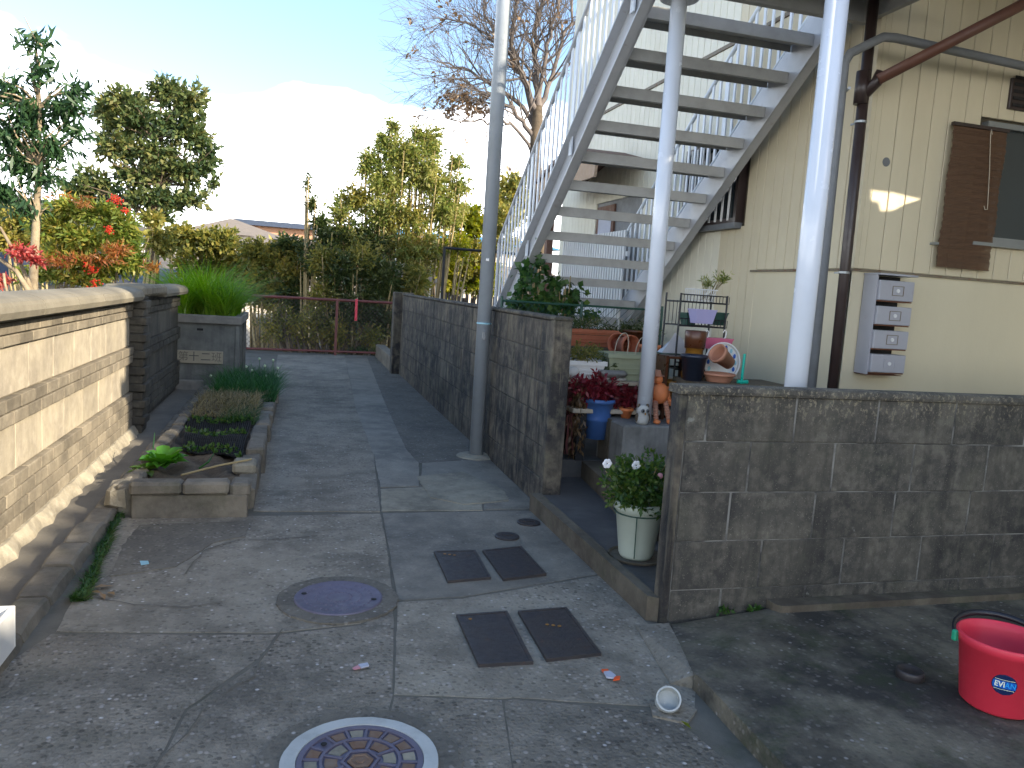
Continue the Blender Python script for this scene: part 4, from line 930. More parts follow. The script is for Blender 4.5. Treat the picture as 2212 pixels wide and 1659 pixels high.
for k in range(16):
    y0 = 4.93+.26*k; z0 = 3.19-.19*k
    if z0 < .3: break
    b = MB(); x0, x1 = XL+.012, XR-.012
    b.box((x0, y0, z0-.006), (x1, y0+.27, z0)); b.box((x0, y0, z0-.078), (x1, y0+.006, z0-.0065)); b.box((x0, y0+.264, z0-.05), (x1, y0+.27, z0-.0065)); b.box((x0, y0+.0065, z0-.078), (x1, y0+.035, z0-.073))
    b.build('tread', 'tread', stair)
for side, x_ in (('l', XL-.03), ('r', XR+.03)):
    yt2, yb2 = 4.66, 8.2
    for nm, dz, rr in (('handrail', 1.15, .019), ('bottom_rail', .40, .012)): MB().tube([(x_, yt2, zlow(yt2)+dz), (x_, yb2, zlow(yb2)+dz)], rr, 10).build(nm, 'baluster' if side == 'r' else 'steel', stair)
    y = yt2+.04; k = 0
    while y < yb2:
        post = k % 9 == 3; w_ = .03 if post else .015; z0 = zlow(y)+(.2 if post else .40); z1 = zlow(y)+1.14
        MB().box((x_-.006, y-w_, z0), (x_+.006, y+w_, z1)).build('baluster', 'baluster', stair); y += .118; k += 1
    MB().tube([(x_, yb2, zlow(yb2)+1.15), (x_, yb2+.05, zlow(yb2)+1.10), (x_, yb2+.05, .2)], .019, 8).build('newel', 'steel', stair)
# landing at the top of the stairs with its railing
ld = thing('stair_landing', 'grey steel landing at the head of the stairs carried on two round columns', 'landing', (2.8, 3.9, 3.25))
MB().box((1.99, 3.02, 3.33), (3.54, 4.66, 3.36)).build('deck', 'tread', ld)
for a_, c_ in (((1.99, 3.02, 3.19), (3.54, 3.06, 3.329)), ((1.99, 4.60, 3.19), (3.54, 4.655, 3.329)), ((1.99, 3.06, 3.19), (2.03, 4.6, 3.329)), ((3.50, 3.06, 3.19), (3.54, 4.6, 3.329))): MB().box(a_, c_).build('edge_beam', 'tread', ld)
for x_ in (2.4, 2.8, 3.2): MB().box((x_, 3.06, 3.23), (x_+.04, 4.6, 3.329)).build('joist', 'tread', ld)
MB().tube([(1.985, 3.02, 4.42), (1.985, 4.66, 4.42)], .02, 8).build('handrail', 'steel', ld)
y = 3.05
while y < 4.65: MB().box((1.978, y-.011, 3.36), (1.992, y+.011, 4.42)).build('baluster', 'baluster', ld); y += .118
MB().tube([(1.985, 3.02, 4.42), (3.54, 3.02, 4.42)], .02, 8).build('handrail', 'steel', ld)
for (x_, y_, r_, z0, lab) in ((2.285, 3.20, .052, .0, 'thick white steel column rising behind the low block wall, the nearer one'), (2.245, 4.73, .051, .50, 'white steel column standing on a concrete foundation block in front of the stairs')):
    t = thing('steel_column', lab, 'column', (x_, y_, z0), 'round columns under the landing')
    MB().lathe((x_, y_, z0), [(r_, 0), (r_, 3.19-z0)], 36).build('shaft', 'column', t, smooth=True)
    MB().lathe((x_, y_, 3.175), [(.12, 0), (.12, .014)], 24).build('top_plate', 'column', t)
    MB().lathe((x_, y_, z0), [(.062, 0), (.062, .01), (.052, .014)], 24).build('collar', 'greypipe', t)
t = thing('foundation_block', 'square concrete foundation block under the thinner white column', 'concrete block', (2.25, 4.8, .2))
MB().box((2.055, 4.60, .15), (2.52, 5.05, .50), .012).build('block', 'found', t)
cp = ony(1790, 760, 3.32)

# ================================================================ HOUSE
XA = 3.56; YB = 4.506
hs = thing('apartment_house', 'cream apartment house with ribbed metal siding beside the lane', 'building', (XA, YB, 0))
MB().box((XA+.03, YB+.03, -.05), (9.5, 10.74, 5.40)).build('wall_core', 'seam', hs)
zf = 1.60; zj = 3.55
# rendered base walls
MB().box((XA+.004, YB+.012, -.02), (XA+.03, 5.73, zf-.01)).build('base_wall', 'wallBlow', hs); MB().box((XA+.004, YB+.004, -.02), (9.5, YB+.0295, zf-.01)).build('base_wall', 'wallBlow', hs)
MB().box((XA-.012, YB-.012, zf-.012), (XA+.03, 5.73, zf+.004)).build('flashing', 'flash', hs); MB().box((XA+.0305, YB-.012, zf-.012), (9.5, YB+.03, zf+.004)).build('flashing', 'flash', hs)
MB().box((XA-.010, YB+.05, zj-.02), (XA+.03, 10.75, zj+.012)).build('floor_joint', 'flash', hs)
wb0, wb1 = ony(2110, 285, YB), ony(2212, 548, YB)    # window on the face toward the camera
WX0, WX1, WZ0, WZ1 = 4.48, 5.7, 1.86, 2.66
pitch = .123
def board_meshes():
    d = {}
    return d
y = YB+.05
ay0, ay1, az0, az1 = 5.97, 6.95, 2.0, 2.72             # window on the long face
while y < 10.70:
    w_ = min(pitch, 10.74-y)-.006
    near = y < 7.4
    mt = 'wallB' if y < 6.2 else 'wallA'
    zb_ = zf+.006 if y+w_ < 5.76 else .0
    segs = [(zb_, zj-.022)]
    if ay0-.02 < y+w_/2 < ay1: segs = [(zb_, az0-.03), (az1+.03, zj-.022)]
    if 8.0 < y+w_/2 < 9.35: segs = [(2.45, zj-.022)]
    for z0, z1 in segs: piece('siding_board', hs, XA, y, z0, .028, w_, z1-z0, mt, .004, 0, 1)
    piece('siding_board', hs, XA, y, zj+.014, .028, w_, 5.38-zj-.014, mt, .004, 0, 1); y += pitch
piece('corner_trim', hs, XA-.006, YB-.008, zf+.006, .034, .052, 5.38-zf-.006, 'wallB', .003, 0, 1)
piece('corner_trim', hs, XA+.0285, YB-.008, zf+.006, .045, .036, 5.38-zf-.006, 'wallB', .003, 0, 1)
x = XA+.078
while x < 6.6:
    w_ = pitch+.012-.005; segs = [(zf+.006, 5.38)]
    if WX0-.02 < x+w_/2 < WX1: segs = [(zf+.006, WZ0-.03), (WZ1+.03, 5.38)]
    for z0, z1 in segs: piece('siding_board', hs, x, YB, z0, w_, .028, z1-z0, 'wallB', .004, 0, 1)
    x += pitch+.012
MB().box((6.6, YB, zf+.006), (9.5, YB+.029, 5.38)).build('siding', 'wallB', hs)
# window beside the blind
wn = MB(); 
for a_, c_ in (((WX0, YB-.03, WZ0), (WX1, YB+.03, WZ0+.035)), ((WX0, YB-.03, WZ1-.035), (WX1, YB+.03, WZ1)), ((WX0, YB-.03, WZ0+.035), (WX0+.035, YB+.03, WZ1-.035)), ((WX1-.035, YB-.03, WZ0+.035), (WX1, YB+.03, WZ1-.035)), ((WX0+.13, YB-.01, WZ0+.036), (WX0+.165, YB+.02, WZ1-.036)), ((WX0-.02, YB-.05, WZ0-.03), (WX1+.02, YB+.02, WZ0-.001))): wn.box(a_, c_)
wf = wn.build('window', 'alu', hs); MB().box((WX0+.036, YB+.012, WZ0+.036), (WX1-.036, YB+.018, WZ1-.036)).build('pane', 'glass', wf)
v0, v1 = ony(2182, 175, YB), ony(2212, 242, YB)
vt = MB().box((v0[0], YB-.02, v1[2]), (v0[0]+.34, YB+.01, v0[2]+.02), .004).build('air_vent', 'brownpipe', hs)
for k in range(5): MB().box((v0[0]+.02, YB-.028, v1[2]+.02+k*.045), (v0[0]+.32, YB-.0205, v1[2]+.04+k*.045)).build('louver', 'dark', vt)
sp0 = ony(1914, 350, YB);
b = MB(); n = 20; b.add([(sp0[0]+.03*math.cos(6.283*k/n), YB-.002, sp0[2]+.03*math.sin(6.283*k/n)) for k in range(n)], [tuple(range(n))]); b.build('blanking_plate', 'greypipe', hs)
# grilled window on the long face
b = MB()
for a_, c_ in (((XA-.05, ay0, az0), (XA+.03, ay1, az0+.04)), ((XA-.05, ay0, az1-.04), (XA+.03, ay1, az1)), ((XA-.05, ay0, az0+.04), (XA+.03, ay0+.04, az1-.04)), ((XA-.05, ay1-.04, az0+.04), (XA+.03, ay1, az1-.04))): b.box(a_, c_)
wf = b.build('window', 'brownpipe', hs); MB().box((XA+.012, ay0+.041, az0+.041), (XA+.018, ay1-.041, az1-.041)).build('pane', 'glass', wf)
y = ay0+.10
while y < ay1-.05: MB().box((XA-.062, y, az0+.02), (XA-.052, y+.022, az1-.02)).build('grille_bar', 'white', wf); y += .105
MB().box((XA-.066, ay0-.02, az0-.05), (XA+.01, ay1+.02, az0-.002)).build('sill', 'greypipe', wf)
# door, little porch with curved canopy
MB().box((XA+.02, 8.0, .2), (XA+.032, 9.35, 2.45)).build('door_recess', 'greypipe', hs)
dr = MB().box((XA-.005, 8.75, .2), (XA+.018, 9.3, 2.4)).build('door', 'canopy', hs)
MB().box((XA-.01, 8.82, 1.2), (XA-.006, 9.22, 2.25)).build('pane', 'litter_w', dr)
pc_ = [(10.02, 2.76), (9.2, 2.93), (8.6, 2.96), (7.95, 2.80)]
b = MB(); up_ = pc_; lo_ = [(a_, c_-.05) for a_, c_ in pc_][::-1]; b.add(*pris(XA-.62, XA, up_+lo_)); b.build('porch_canopy', 'canopy', hs)
b = MB(); b.add(*pris(XA-.58, XA-.55, [(a_, c_-.052) for a_, c_ in pc_]+[(7.98, 2.56), (9.98, 2.56)])); b.build('canopy_fascia', 'canopy_side', hs)
MB().box((XA-.58, 9.45, .2), (XA-.50, 9.55, 2.6)).build('porch_post', 'canopy', hs)
MB().box((XA-.12, YB+.1, 5.402), (9.8, 10.85, 5.5)).build('roof', 'roof', hs)
# far wing: keeps the wall reading beyond
# corridor slab above the near face; unseen added pieces shade it, gap passes sun
for a_, c_ in (((3.56, 2.75), (5.14, 4.49)), ((3.56, 1.55), (4.2, 2.749)), ((4.56, 1.55), (5.14, 2.749)), ((4.201, 1.55), (4.559, 2.4))): MB().box((*a_, 3.50), (*c_, 3.62)).build('corridor_shade_slab', 'tread', hs)
fz = ony(2000, 8, 4.2); MB().box((fz[0]-.07, 4.12, 3.42), (fz[0]+.07, 4.26, 3.499), .01).build('corridor_lamp', 'canopy_side', hs)
# pipes: parts of the house
def zr(a, b): return (1475+a/3, b/3)
def zs(a, b): return (1475+a/3, 553+b/3)
yp = YB-.09
p1, p2 = ony(1887, 0, yp), ony(1800, 838, yp); xm = (p1[0]+p2[0])/2
print('brown pipe x', p1, p2)
bp = MB().tube([(p2[0], yp, 0), (p1[0], yp, 3.49)], .034, 14).build('downpipe', 'brownpipe', hs, smooth=True)
j = ony(1862, 190, yp); MB().tube([(j[0], yp, j[2]-.10), (j[0], yp, j[2]+.10)], .043, 14).build('pipe_joint', 'brownpipe', bp, smooth=True)
MB().tube([(j[0]+.01, yp, j[2]-.05), (j[0]+.055, yp-.06, j[2]+.03), (j[0]+.07, yp-.08, j[2]+.09)], .036, 12).build('pipe_elbow', 'brownpipe', bp, smooth=True)
e0 = ony(1897, 172, yp-.09); e1 = ony(2212, 8, 3.95); dv = Vector(e1)-Vector(e0); e2 = Vector(e0)+dv*1.5
MB().tube([e0, Vector(e0)+dv*1.3], .034, 12).build('drain_pipe', 'rustpipe', hs, smooth=True)
for u, v in ((1859, 264), (1823, 589)):
    q = ony(u, v, yp); MB().lathe((q[0], yp, q[2]), [(.036, -.008), (.038, -.006), (.038, .006), (.036, .008)], 16).build('pipe_clip', 'alu', hs); MB().box((q[0]-.006, yp+.02, q[2]-.006), (q[0]+.006, YB, q[2]+.006)).build('clip_bracket', 'alu', hs)
g0, g1 = ony(1756, 836, YB-.30), ony(1826, 125, YB-.30)
MB().tube([(g0[0], YB-.3, 0), (g1[0], YB-.3, g1[2]-.03), (g1[0]+.03, YB-.3, g1[2]+.03)]+[ony(1908, 80, YB-.30), ony(1935, 82, YB-.28), ony(2212, 143, YB-.2), (7.5, YB-.2, ony(2212, 143, YB-.2)[2])], .027, 12).build('conduit', 'greypipe', hs, smooth=True)
q = ony(1765, 772, YB-.3); MB().tube([q, (q[0]+.10, YB-.12, q[2]), (q[0]+.13, YB, q[2])], .010, 6).build('conduit_bracket', 'alu', hs)
q = ony(1835, 190, YB-.3); MB().tube([q, (q[0]+.06, YB-.12, q[2]-.01), (q[0]+.08, YB, q[2]-.01)], .010, 6).build('conduit_bracket', 'alu', hs)

# ---- mailboxes
m0 = ony(1862, 592, YB-.02); m1 = ony(1955, 813, YB-.15); yf = YB-.15
a0 = ony(1902, 600, yf); a1 = ony(1978, 605, yf); lowz = ony(1880, 809, yf)[2]
mbx = thing('mailbox_rack', 'rust-edged grey metal rack of four mailboxes mounted on the cream wall', 'mailboxes', ((a0[0]+a1[0])/2, YB, lowz))
X0, X1 = a0[0], a1[0]-.0; topz = a0[2]; print('mail', X0, X1, lowz, topz)
MB().box((X0-.004, yf+.02, lowz), (X0+.004, YB-.002, topz+.02)).build('side_panel', 'mail', mbx)
MB().box((X0-.01, yf-.01, topz+.021), (X1+.01, YB-.002, topz+.032)).build('top_cover', 'mail', mbx)
MB().box((X0+.005, YB-.012, lowz), (X1, YB-.003, topz+.018)).build('back_panel', 'dark', mbx)
MB().box((X0-.002, yf+.022, lowz-.005), (X1, YB-.004, lowz-.0005)).build('bottom_edge', 'mailrust', mbx)
H_ = (topz-lowz)/4
for k in range(4):
    z1_ = topz-.012-k*H_+(.01 if k == 0 else 0); z0_ = topz-(k+1)*H_+.016; gap = .010
    bx = MB().box((X0+.006, yf, z0_), (X1, yf+.10, z1_-gap), .004).build('mailbox', 'mail', mbx)
    MB().box((X0+.006, yf+.012, z0_-.009), (X1, yf+.09, z0_-.001)).build('rust_edge', 'mailrust', bx)
    xc, zc = (X0+X1)/2+.01, (z0_+z1_-gap)/2
    for a_, c_ in (((xc-.045, zc-.032), (xc+.045, zc-.028)), ((xc-.045, zc+.028), (xc+.045, zc+.032)), ((xc-.045, zc-.028), (xc-.041, zc+.028)), ((xc+.041, zc-.028), (xc+.045, zc+.028))):
        MB().box((a_[0], yf-.003, a_[1]), (c_[0], yf-.0005, c_[1])).build('card_frame', 'flash' if k < 3 else 'mail', bx)
    b = MB(); b.add([(xc+.012*math.cos(6.283*i/14), yf-.006, zc+.012*math.sin(6.283*i/14)) for i in range(14)]+[(xc+.013*math.cos(6.283*i/14), yf-.0005, zc+.013*math.sin(6.283*i/14)) for i in range(14)], [tuple(range(14))]+[(i, (i+1) % 14, 14+(i+1) % 14, 14+i) for i in range(14)]); b.build('lock', 'white', bx)
# ---- blind
b0, b1 = ony(2060, 270, YB-.05), ony(2178, 283, YB-.05); b2 = ony(2023, 576, YB-.05); b3 = ony(2133, 590, YB-.05)
bl = thing('bamboo_blind', 'brown bamboo roll-up blind hanging in front of the window with a pale cord', 'window blind', ((b0[0]+b1[0])/2, YB-.05, b2[2]))
bx0, bx1 = (b0[0]+b2[0])/2, (b1[0]+b3[0])/2; bz0, bz1 = b2[2], b0[2]; print('blind', b0, b1, b2, b3)
ns = 120; b = MB()
for k in range(ns):
    z_ = bz0+(bz1-bz0)*k/ns; h_ = (bz1-bz0)/ns*.86; o_ = .006*math.sin(k*.11)+.003*math.sin(k*.9)
    b.box((bx0+rnd.uniform(-.003, .003), YB-.052+o_, z_), (bx1+rnd.uniform(-.003, .003), YB-.048+o_, z_+h_))
b.build('bamboo_slats', 'blind', bl, kind='stuff')
MB().box((bx0-.01, YB-.062, bz1), (bx1+.01, YB-.035, bz1+.022)).build('head_rail', 'brownpipe', bl)
c0, c1_ = ony(2140, 288, YB-.075), ony(2133, 452, YB-.075); MB().tube([(c0[0]+.02, YB-.07, bz1-.03), (c0[0]+.008, YB-.07, bz1-.0), c0, ((c0[0]+c1_[0])/2+.004, YB-.075, (c0[2]+c1_[2])/2), c1_, (c1_[0]-.02, YB-.075, c1_[2]-.005), (c1_[0]-.032, YB-.075, c1_[2]+.02)], .0032, 5).build('pull_cord', 'wood', bl)
bk = ony(2021, 526, YB-.03); MB().box((bk[0]-.02, YB-.05, bk[2]-.008), (bk[0]+.01, YB, bk[2]+.008)).build('hook', 'alu', bl)

# ---- white picket screen by the porch, brown posts behind the wall
t = thing('picket_screen', 'white picket screen in front of the porch, seen between the stair treads', 'fence', (3.3, 8.6, .2))
y = 7.75
while y < 9.75: MB().box((3.29, y, .35), (3.31, y+.035, 2.02+.0*y)).build('picket', 'white', t); y += .075
for z_ in (.5, 1.75): MB().box((3.311, 7.7, z_), (3.335, 9.8, z_+.05)).build('rail', 'white', t)
t = thing('black_fence', 'thin black metal post and rail fence behind the long block wall', 'fence', (2.34, 13, 0))
for x_ in (2.34, 4.2): MB().box((x_-.02, 12.98, -.3), (x_+.02, 13.02, 1.97)).build('post', 'blackmetal', t)
MB().tube([(2.34, 13, 1.95), (6.2, 13, 1.93)], .022, 8).build('rail', 'blackmetal', t)
b = MB()
for i in range(34): x_ = 2.4+i*.055; b.tube([(x_, 12.99, 0), (x_+rnd.uniform(-.02, .02), 12.99, 1.17+rnd.uniform(-.03, .05))], .02, 5)
t2 = thing('corrugated_screen', 'low rusty corrugated sheet leaning behind the long block wall', 'fence', (3.2, 13, 0)); b.build('sheet', 'brownpipe', t2)

# ================================================================ RED RAILING AT THE END
fy = 14.1; rl = thing('red_railing', 'low red-brown wire mesh railing across the far end of the lane', 'railing', (.5, fy, 0))
fx0, fx1 = -1.0, 1.72
MB().tube([(fx0, fy, .95), (fx1, fy, .97)], .024, 8).build('top_rail', 'redfence', rl); MB().tube([(fx0, fy, .05), (fx1, fy, .07)], .02, 8).build('bottom_rail', 'redfence', rl)
for x_ in (fx0, .70, fx1-.02): MB().box((x_-.022, fy-.022, -.1), (x_+.022, fy+.022, .96)).build('post', 'redfence', rl)
b = MB(); n = int((fx1-fx0)/.075)
for i in range(n+14):
    for s_ in (1, -1):
        xa = fx0+(i-7)*.075 if s_ > 0 else fx0+i*.075; xb = xa+s_*.9; za, zb = .06, .95
        A1, B1 = (xa, za), (xb, zb)
        def clip(p, q):
            if p[0] > q[0]: p, q = q, p
            if q[0] < fx0 or p[0] > fx1: return None
            f = lambda x_: p[1]+(q[1]-p[1])*(x_-p[0])/(q[0]-p[0])
            if p[0] < fx0: p = (fx0, f(fx0))
            if q[0] > fx1: q = (fx1, f(fx1))
            return p, q
        r_ = clip(A1, B1)
        if r_: b.tube([(r_[0][0], fy+.004*s_, r_[0][1]), (r_[1][0], fy+.004*s_, r_[1][1])], .0028, 3, False)
b.build('mesh', 'mesh', rl, kind='stuff')
q = ony(770, 650, fy); solid('red_tape', MB().box((q[0]-.022, fy-.045, .62), (q[0]+.022, fy-.027, 1.0), .004), 'tape', 'strip of bright red tape hanging from the railing at the lane end', 'tape', (q[0], fy-.035, .62))
q = gp(843, 772, .05); solid('red_tape', MB().box((q[0]-.02, q[1]-.01, -.01), (q[0]+.02, q[1]+.01, .13), .004), 'tape', 'red stub at the foot of the wall pillar beside the railing', 'tape', (q[0], q[1], 0))

# ================================================================ BUCKET
bc = (2.265, 1.925); zb = .06; rb_, rt_ = .110, .140; hb = .235
bk_ = thing('bucket', 'red plastic bucket with black handle and a round blue sticker on the dark terrace', 'bucket', (bc[0], bc[1], zb))
MB().lathe((bc[0], bc[1], zb), [(0, .004), (rb_-.012, 0), (rb_, .010), (rt_-.009, hb-.034), (rt_-.002, hb-.033), (rt_+.002, hb-.003), (rt_-.001, hb), (rt_-.006, hb-.002), (rt_-.012, hb-.03), (rb_-.006, .014), (0, .012)], 56).build('body', 'red', bk_, smooth=True)
# handle lying back against the rim: arc from the left ear over the far side to the right ear
ha = math.atan2(.50, -.87); b = MB(); pts = []
ax = Vector((math.cos(ha), math.sin(ha), 0)); bx_ = Vector((-ax.y, ax.x, 0)); bx_ = bx_ if bx_.y > 0 else -bx_
for k in range(19):
    a_ = math.pi*k/18; p = Vector((bc[0], bc[1], zb+hb-.018))+ax*math.cos(a_)*(rt_+.010)+bx_*math.sin(a_)*(rt_+.014)+Vector((0, 0, .022*math.sin(a_)+.012*max(0, math.sin(a_))**.5)); pts.append(p)
hd = MB().tube(pts, [.005]*3+[.008]*2+[.011]*9+[.008]*2+[.005]*3, 10).build('handle', 'black_rubber', bk_, smooth=True)
for s_ in (1, -1):
    p = Vector((bc[0], bc[1], zb+hb-.020))+ax*s_*(rt_+.008); MB().box((p.x-.009, p.y-.009, p.z-.022), (p.x+.009, p.y+.009, p.z+.014), .004).build('handle_clip', 'mint', bk_)
def wrap_on_bucket(me, ang, zc, out_=.0012):
    """lay a flat mesh (x right, y up) on the tapering side"""
    for v in me.vertices:
        z = zc+v.co.y; r_ = rb_+(rt_-.009-rb_)*(z-.010)/(hb-.044)+out_+v.co.z; a_ = ang+v.co.x/r_
        v.co = (r_*math.cos(a_), r_*math.sin(a_), z)
def disc(r_, n=40, y0=None, y1=None, rings=6):
    vs = []; fs = []; m_ = 16
    Y0_, Y1_ = (-r_ if y0 is None else y0), (r_ if y1 is None else y1)
    for i in range(m_+1):
        yy = Y0_+(Y1_-Y0_)*i/m_; hw = math.sqrt(max(0, r_*r_-yy*yy))
        for j in range(9): vs.append((hw*(j/4-1), yy, 0))
    return MB().add(vs, [(i*9+j, i*9+j+1, (i+1)*9+j+1, (i+1)*9+j) for i in range(m_) for j in range(8)])
lp = ony(2154, 1470, 1.9); ang = math.atan2(-bc[1]-.0, -bc[0]); ang = math.atan2(-.73, -.68)
zl = .118; stick = None
for nm, mb_, mt, o_ in (('sticker', disc(.035), 'label_navy', .0012), ('sticker_band', disc(.033, y0=-.0125, y1=.013), 'label_blue', .0018), ('sticker_line', disc(.0325, y0=-.0170, y1=-.0155), 'text_white', .0020), ('sticker_line', disc(.0325, y0=.0158, y1=.0173), 'text_white', .0020)):
    me = mb_.mesh(nm); wrap_on_bucket(me, ang, zl, o_); o = ob(nm, me, bk_ if stick is None else stick, None, mt); stick = stick or o
for s_, xo, mt in (('EVI', -.0130, 'text_white'), ('AN', .0163, 'text_blue')):
    me = text_mesh(s_, .027, 0, .0007)
    import bmesh
    bm = bmesh.new(); bm.from_mesh(me)
    for _ in range(1): bmesh.ops.triangulate(bm, faces=bm.faces)
    bm.to_mesh(me); bm.free()
    for v in me.vertices: v.co = Vector((v.co.x*.80+xo, v.co.y*.95, 0))
    wrap_on_bucket(me, ang, zl, .0026); ob('lettering', me, stick, None, mt)

# ================================================================ POTS AND GARDEN GOODS
def lathe_thing(name, label, cat, c, prof, mat, part='pot', group=None, n=28):
    t = thing(name, label, cat, c, group); MB().lathe(c, prof, n).build(part, mat, t, smooth=True); return t
def potprof(rb, rt, h, wall=.008, rim=.02, rimo=.008): return [(0, .001), (rb, 0), (rt, h-rim), (rt+rimo, h-rim), (rt+rimo, h), (rt+rimo-wall, h), (rt-wall, h-rim*1.4), (rt-wall, h-.03), (0, h-.03)]
# pale green pot in the entrance
c = (1.60, 3.33, .088); t = lathe_thing('flower_pot', 'pale green plastic flowerpot with a leafy plant at the entrance, behind the wall end', 'flowerpot', c, [(0, .001), (.072, 0), (.082, .02), (.112, .235), (.122, .237), (.124, .275), (.112, .275), (.106, .24), (0, .235)], 'whitepot', n=36)
MB().lathe(c, [(.13, -.002), (.135, .012), (.128, .012), (.12, .003)], 30).build('saucer', 'entry_edge', t)
MB().lathe(c, [(.1205, .219), (.1215, .221), (.1205, .223)], 30).build('strap', 'dkgreen', t)
MB().tube([(c[0]-.060, c[1]-.108, c[2]+.222), (c[0]-.046, c[1]-.085, c[2]+.02)], .0025, 5).build('strap', 'dkgreen', t)
def pot_plant(t, c, r, h, n, leafmat, size=.035, stems=12, asp=.5, per=8, droop=.3):
    E_, d_ = blob_pts((c[0], c[1], c[2]+h*.45), (r, r, h*.5), n, .35)
    V = twig_leaves(E_, d_+np.array([0, 0, .3]), per, size*2, size, asp, droop, .8)-np.array(wloc(t)); ob('foliage', quads_mesh('foliage', V, leafmat), t)
    b = MB()
    for i in range(stems): e = Vector(E_[i]); b.tube([c, Vector(c).lerp(e, .5)+Vector((0, 0, .02)), e], .0025, 4, False)
    b.build('stems', 'stemtan', t)
pot_plant(t, (c[0], c[1]+.0, c[2]+.20), .20, .33, 330, 'lf_pot', .03)
b = MB()
for u, v in ((1311, 1001), (1374, 1005)):
    q = ony(u, v, 3.28); 
    for k in range(6): a_ = k*1.05; b.ball((q[0]+.013*math.cos(a_), q[1]-.004, q[2]+.013*math.sin(a_)), .011, 6, 4, (1, .4, 1))
b.build('white_flower', 'petal', t); q = ony(1426, 1028, 3.2); MB().ball(q, .014, 7, 5).build('pink_flower', 'litter_p', t)
# hanging blue pot with red creeper
yb_ = 4.95; c = ony(1287, 946, yb_); s_ = sz(1287, 946, yb_); r1 = 33*s_
t = lathe_thing('flower_pot', 'two stacked blue pots with crimson leaved creeper spilling over them', 'flowerpot', c, [(0, 0), (r1*.68, 0), (r1*.78, .12), (r1*.86, .125), (r1*.84, .14), (r1*.98, .245), (r1*1.1, .247), (r1*1.12, .275), (r1*1.02, .275), (r1*.95, .24), (0, .24)], 'bluepot')
V = []
E_, d_ = blob_pts((c[0]-.03, c[1]-.02, c[2]+.34), (.22, .14, .13), 130, .3); V.append(twig_leaves(E_, d_, 7, .08, .042, .45, .4, .8))
E_, d_ = blob_pts((c[0]+.23, c[1], c[2]+.27), (.17, .1, .09), 50, .3); V.append(twig_leaves(E_, d_, 6, .08, .042, .45, .5, .8))
ob('foliage', quads_mesh('foliage', np.concatenate(V)-np.array(wloc(t)), 'lf_crimson'), t)
E_, d_ = blob_pts((c[0]-.15, c[1]-.02, c[2]+.05), (.05, .06, .28), 90, .1); ob('trailing_stems', quads_mesh('trailing_stems', twig_leaves(E_, np.tile([0, 0, -1.], (90, 1)), 5, .12, .04, .35, .9, .5)-np.array(wloc(t)), 'lf_brown'), t)
b = MB()
for i in range(12): x_ = c[0]-.18+rnd.uniform(-.05, .08); b.tube([(c[0]-.06, c[1], c[2]+.27), (x_, c[1]-.02, c[2]+.15), (x_+rnd.uniform(-.03, .03), c[1]-.03, .24)], .003, 4)
b.build('stems', 'redfence', t)
# shelf bench with two planks
bt, bb_ = ony(1385, 818, 5.25), ony(1385, 881, 5.0)
be = thing('plank_bench', 'two pale planks on dark blocks forming a low tiered plant bench', 'plant stand', (2.4, 5.2, .2))
MB().box((1.72, 5.02, bt[2]-.03), (2.78, 5.55, bt[2]), .004).build('plank', 'wood', be)
MB().box((1.80, 4.88, bb_[2]-.03), (2.62, 5.015, bb_[2]), .004).build('plank', 'wood', be)
MB().box((1.78, 5.1, bt[2]-.26), (2.72, 5.5, bt[2]-.031), .01).build('red_box', 'redbox', be)
for x_ in (1.84, 2.64): MB().box((x_, 5.06, .2), (x_+.1, 5.5, bt[2]-.262)).build('leg', 'entry_edge', be)
for x_ in (1.85, 2.53): MB().box((x_, 4.9, .2), (x_+.06, 5.0, bb_[2]-.031)).build('leg', 'dark', be)
def trough(name, label, x0, x1, y0, y1, z0, z1, mat, taper=.02, group='rectangular planters on the bench'):
    t = thing(name, label, 'planter', ((x0+x1)/2, (y0+y1)/2, z0), group); MB().frustum(x0, x1, y0, y1, z0, z1-.025, taper).build('trough', mat, t)
    rm = MB(); 
    for a_, c_ in (((x0-.012, y0-.012), (x1+.012, y0)), ((x0-.012, y1), (x1+.012, y1+.012)), ((x0-.012, y0), (x0, y1)), ((x1, y0), (x1+.012, y1))): rm.box((*a_, z1-.03), (*c_, z1))
    rm.build('rim', mat, t); MB().box((x0+.005, y0+.005, z1-.05), (x1-.005, y1-.005, z1-.024)).build('soil', 'soil', t)
    for k in range(3): MB().box((x0+taper*.6, y0-.006+taper*.45, z0+(z1-z0)*(.25+.18*k)), (x1-taper*.6, y0+taper*.6, z0+(z1-z0)*(.25+.18*k)+.008)).build('moulding', mat, t)
    return t
o0, o1 = ony(1312, 762, 5.1), ony(1428, 815, 5.1)
tg = trough('window_box', 'large olive green rectangular planter with thin wire hoops on the pale plank', o0[0], o1[0], 5.06, 5.28, bt[2]+.001, o0[2], 'olivepot', .03)
for (u0, u1, vt) in ((1327, 1355, 719), (1372, 1398, 727)):
    pA, pB, pT = ony(u0, 762, 5.1), ony(u1, 762, 5.1), ony((u0+u1)/2+5, vt, 5.1); pts = []
    for k in range(13): a_ = math.pi*k/12; pts.append(((pA[0]+pB[0])/2-(pB[0]-pA[0])/2*math.cos(a_)+.018*math.sin(a_), 5.1, pA[2]-.03+(pT[2]-pA[2]+.03)*math.sin(a_)**.6))
    MB().tube(pts, .0035, 5).build('wire_hoop', 'wood', tg)
o0, o1 = ony(1232, 777, 5.12), ony(1300, 808, 5.12)
tw_ = trough('window_box', 'small white rectangular planter with a drooping plant beside a round stone', o0[0]-.1, o1[0], 5.07, 5.22, bt[2]+.001, o0[2], 'white', .02)
pot_plant(tw_, ((o0[0]+o1[0])/2-.03, 5.13, o0[2]-.02), .17, .17, 110, 'lf_bush', .028, asp=.25)
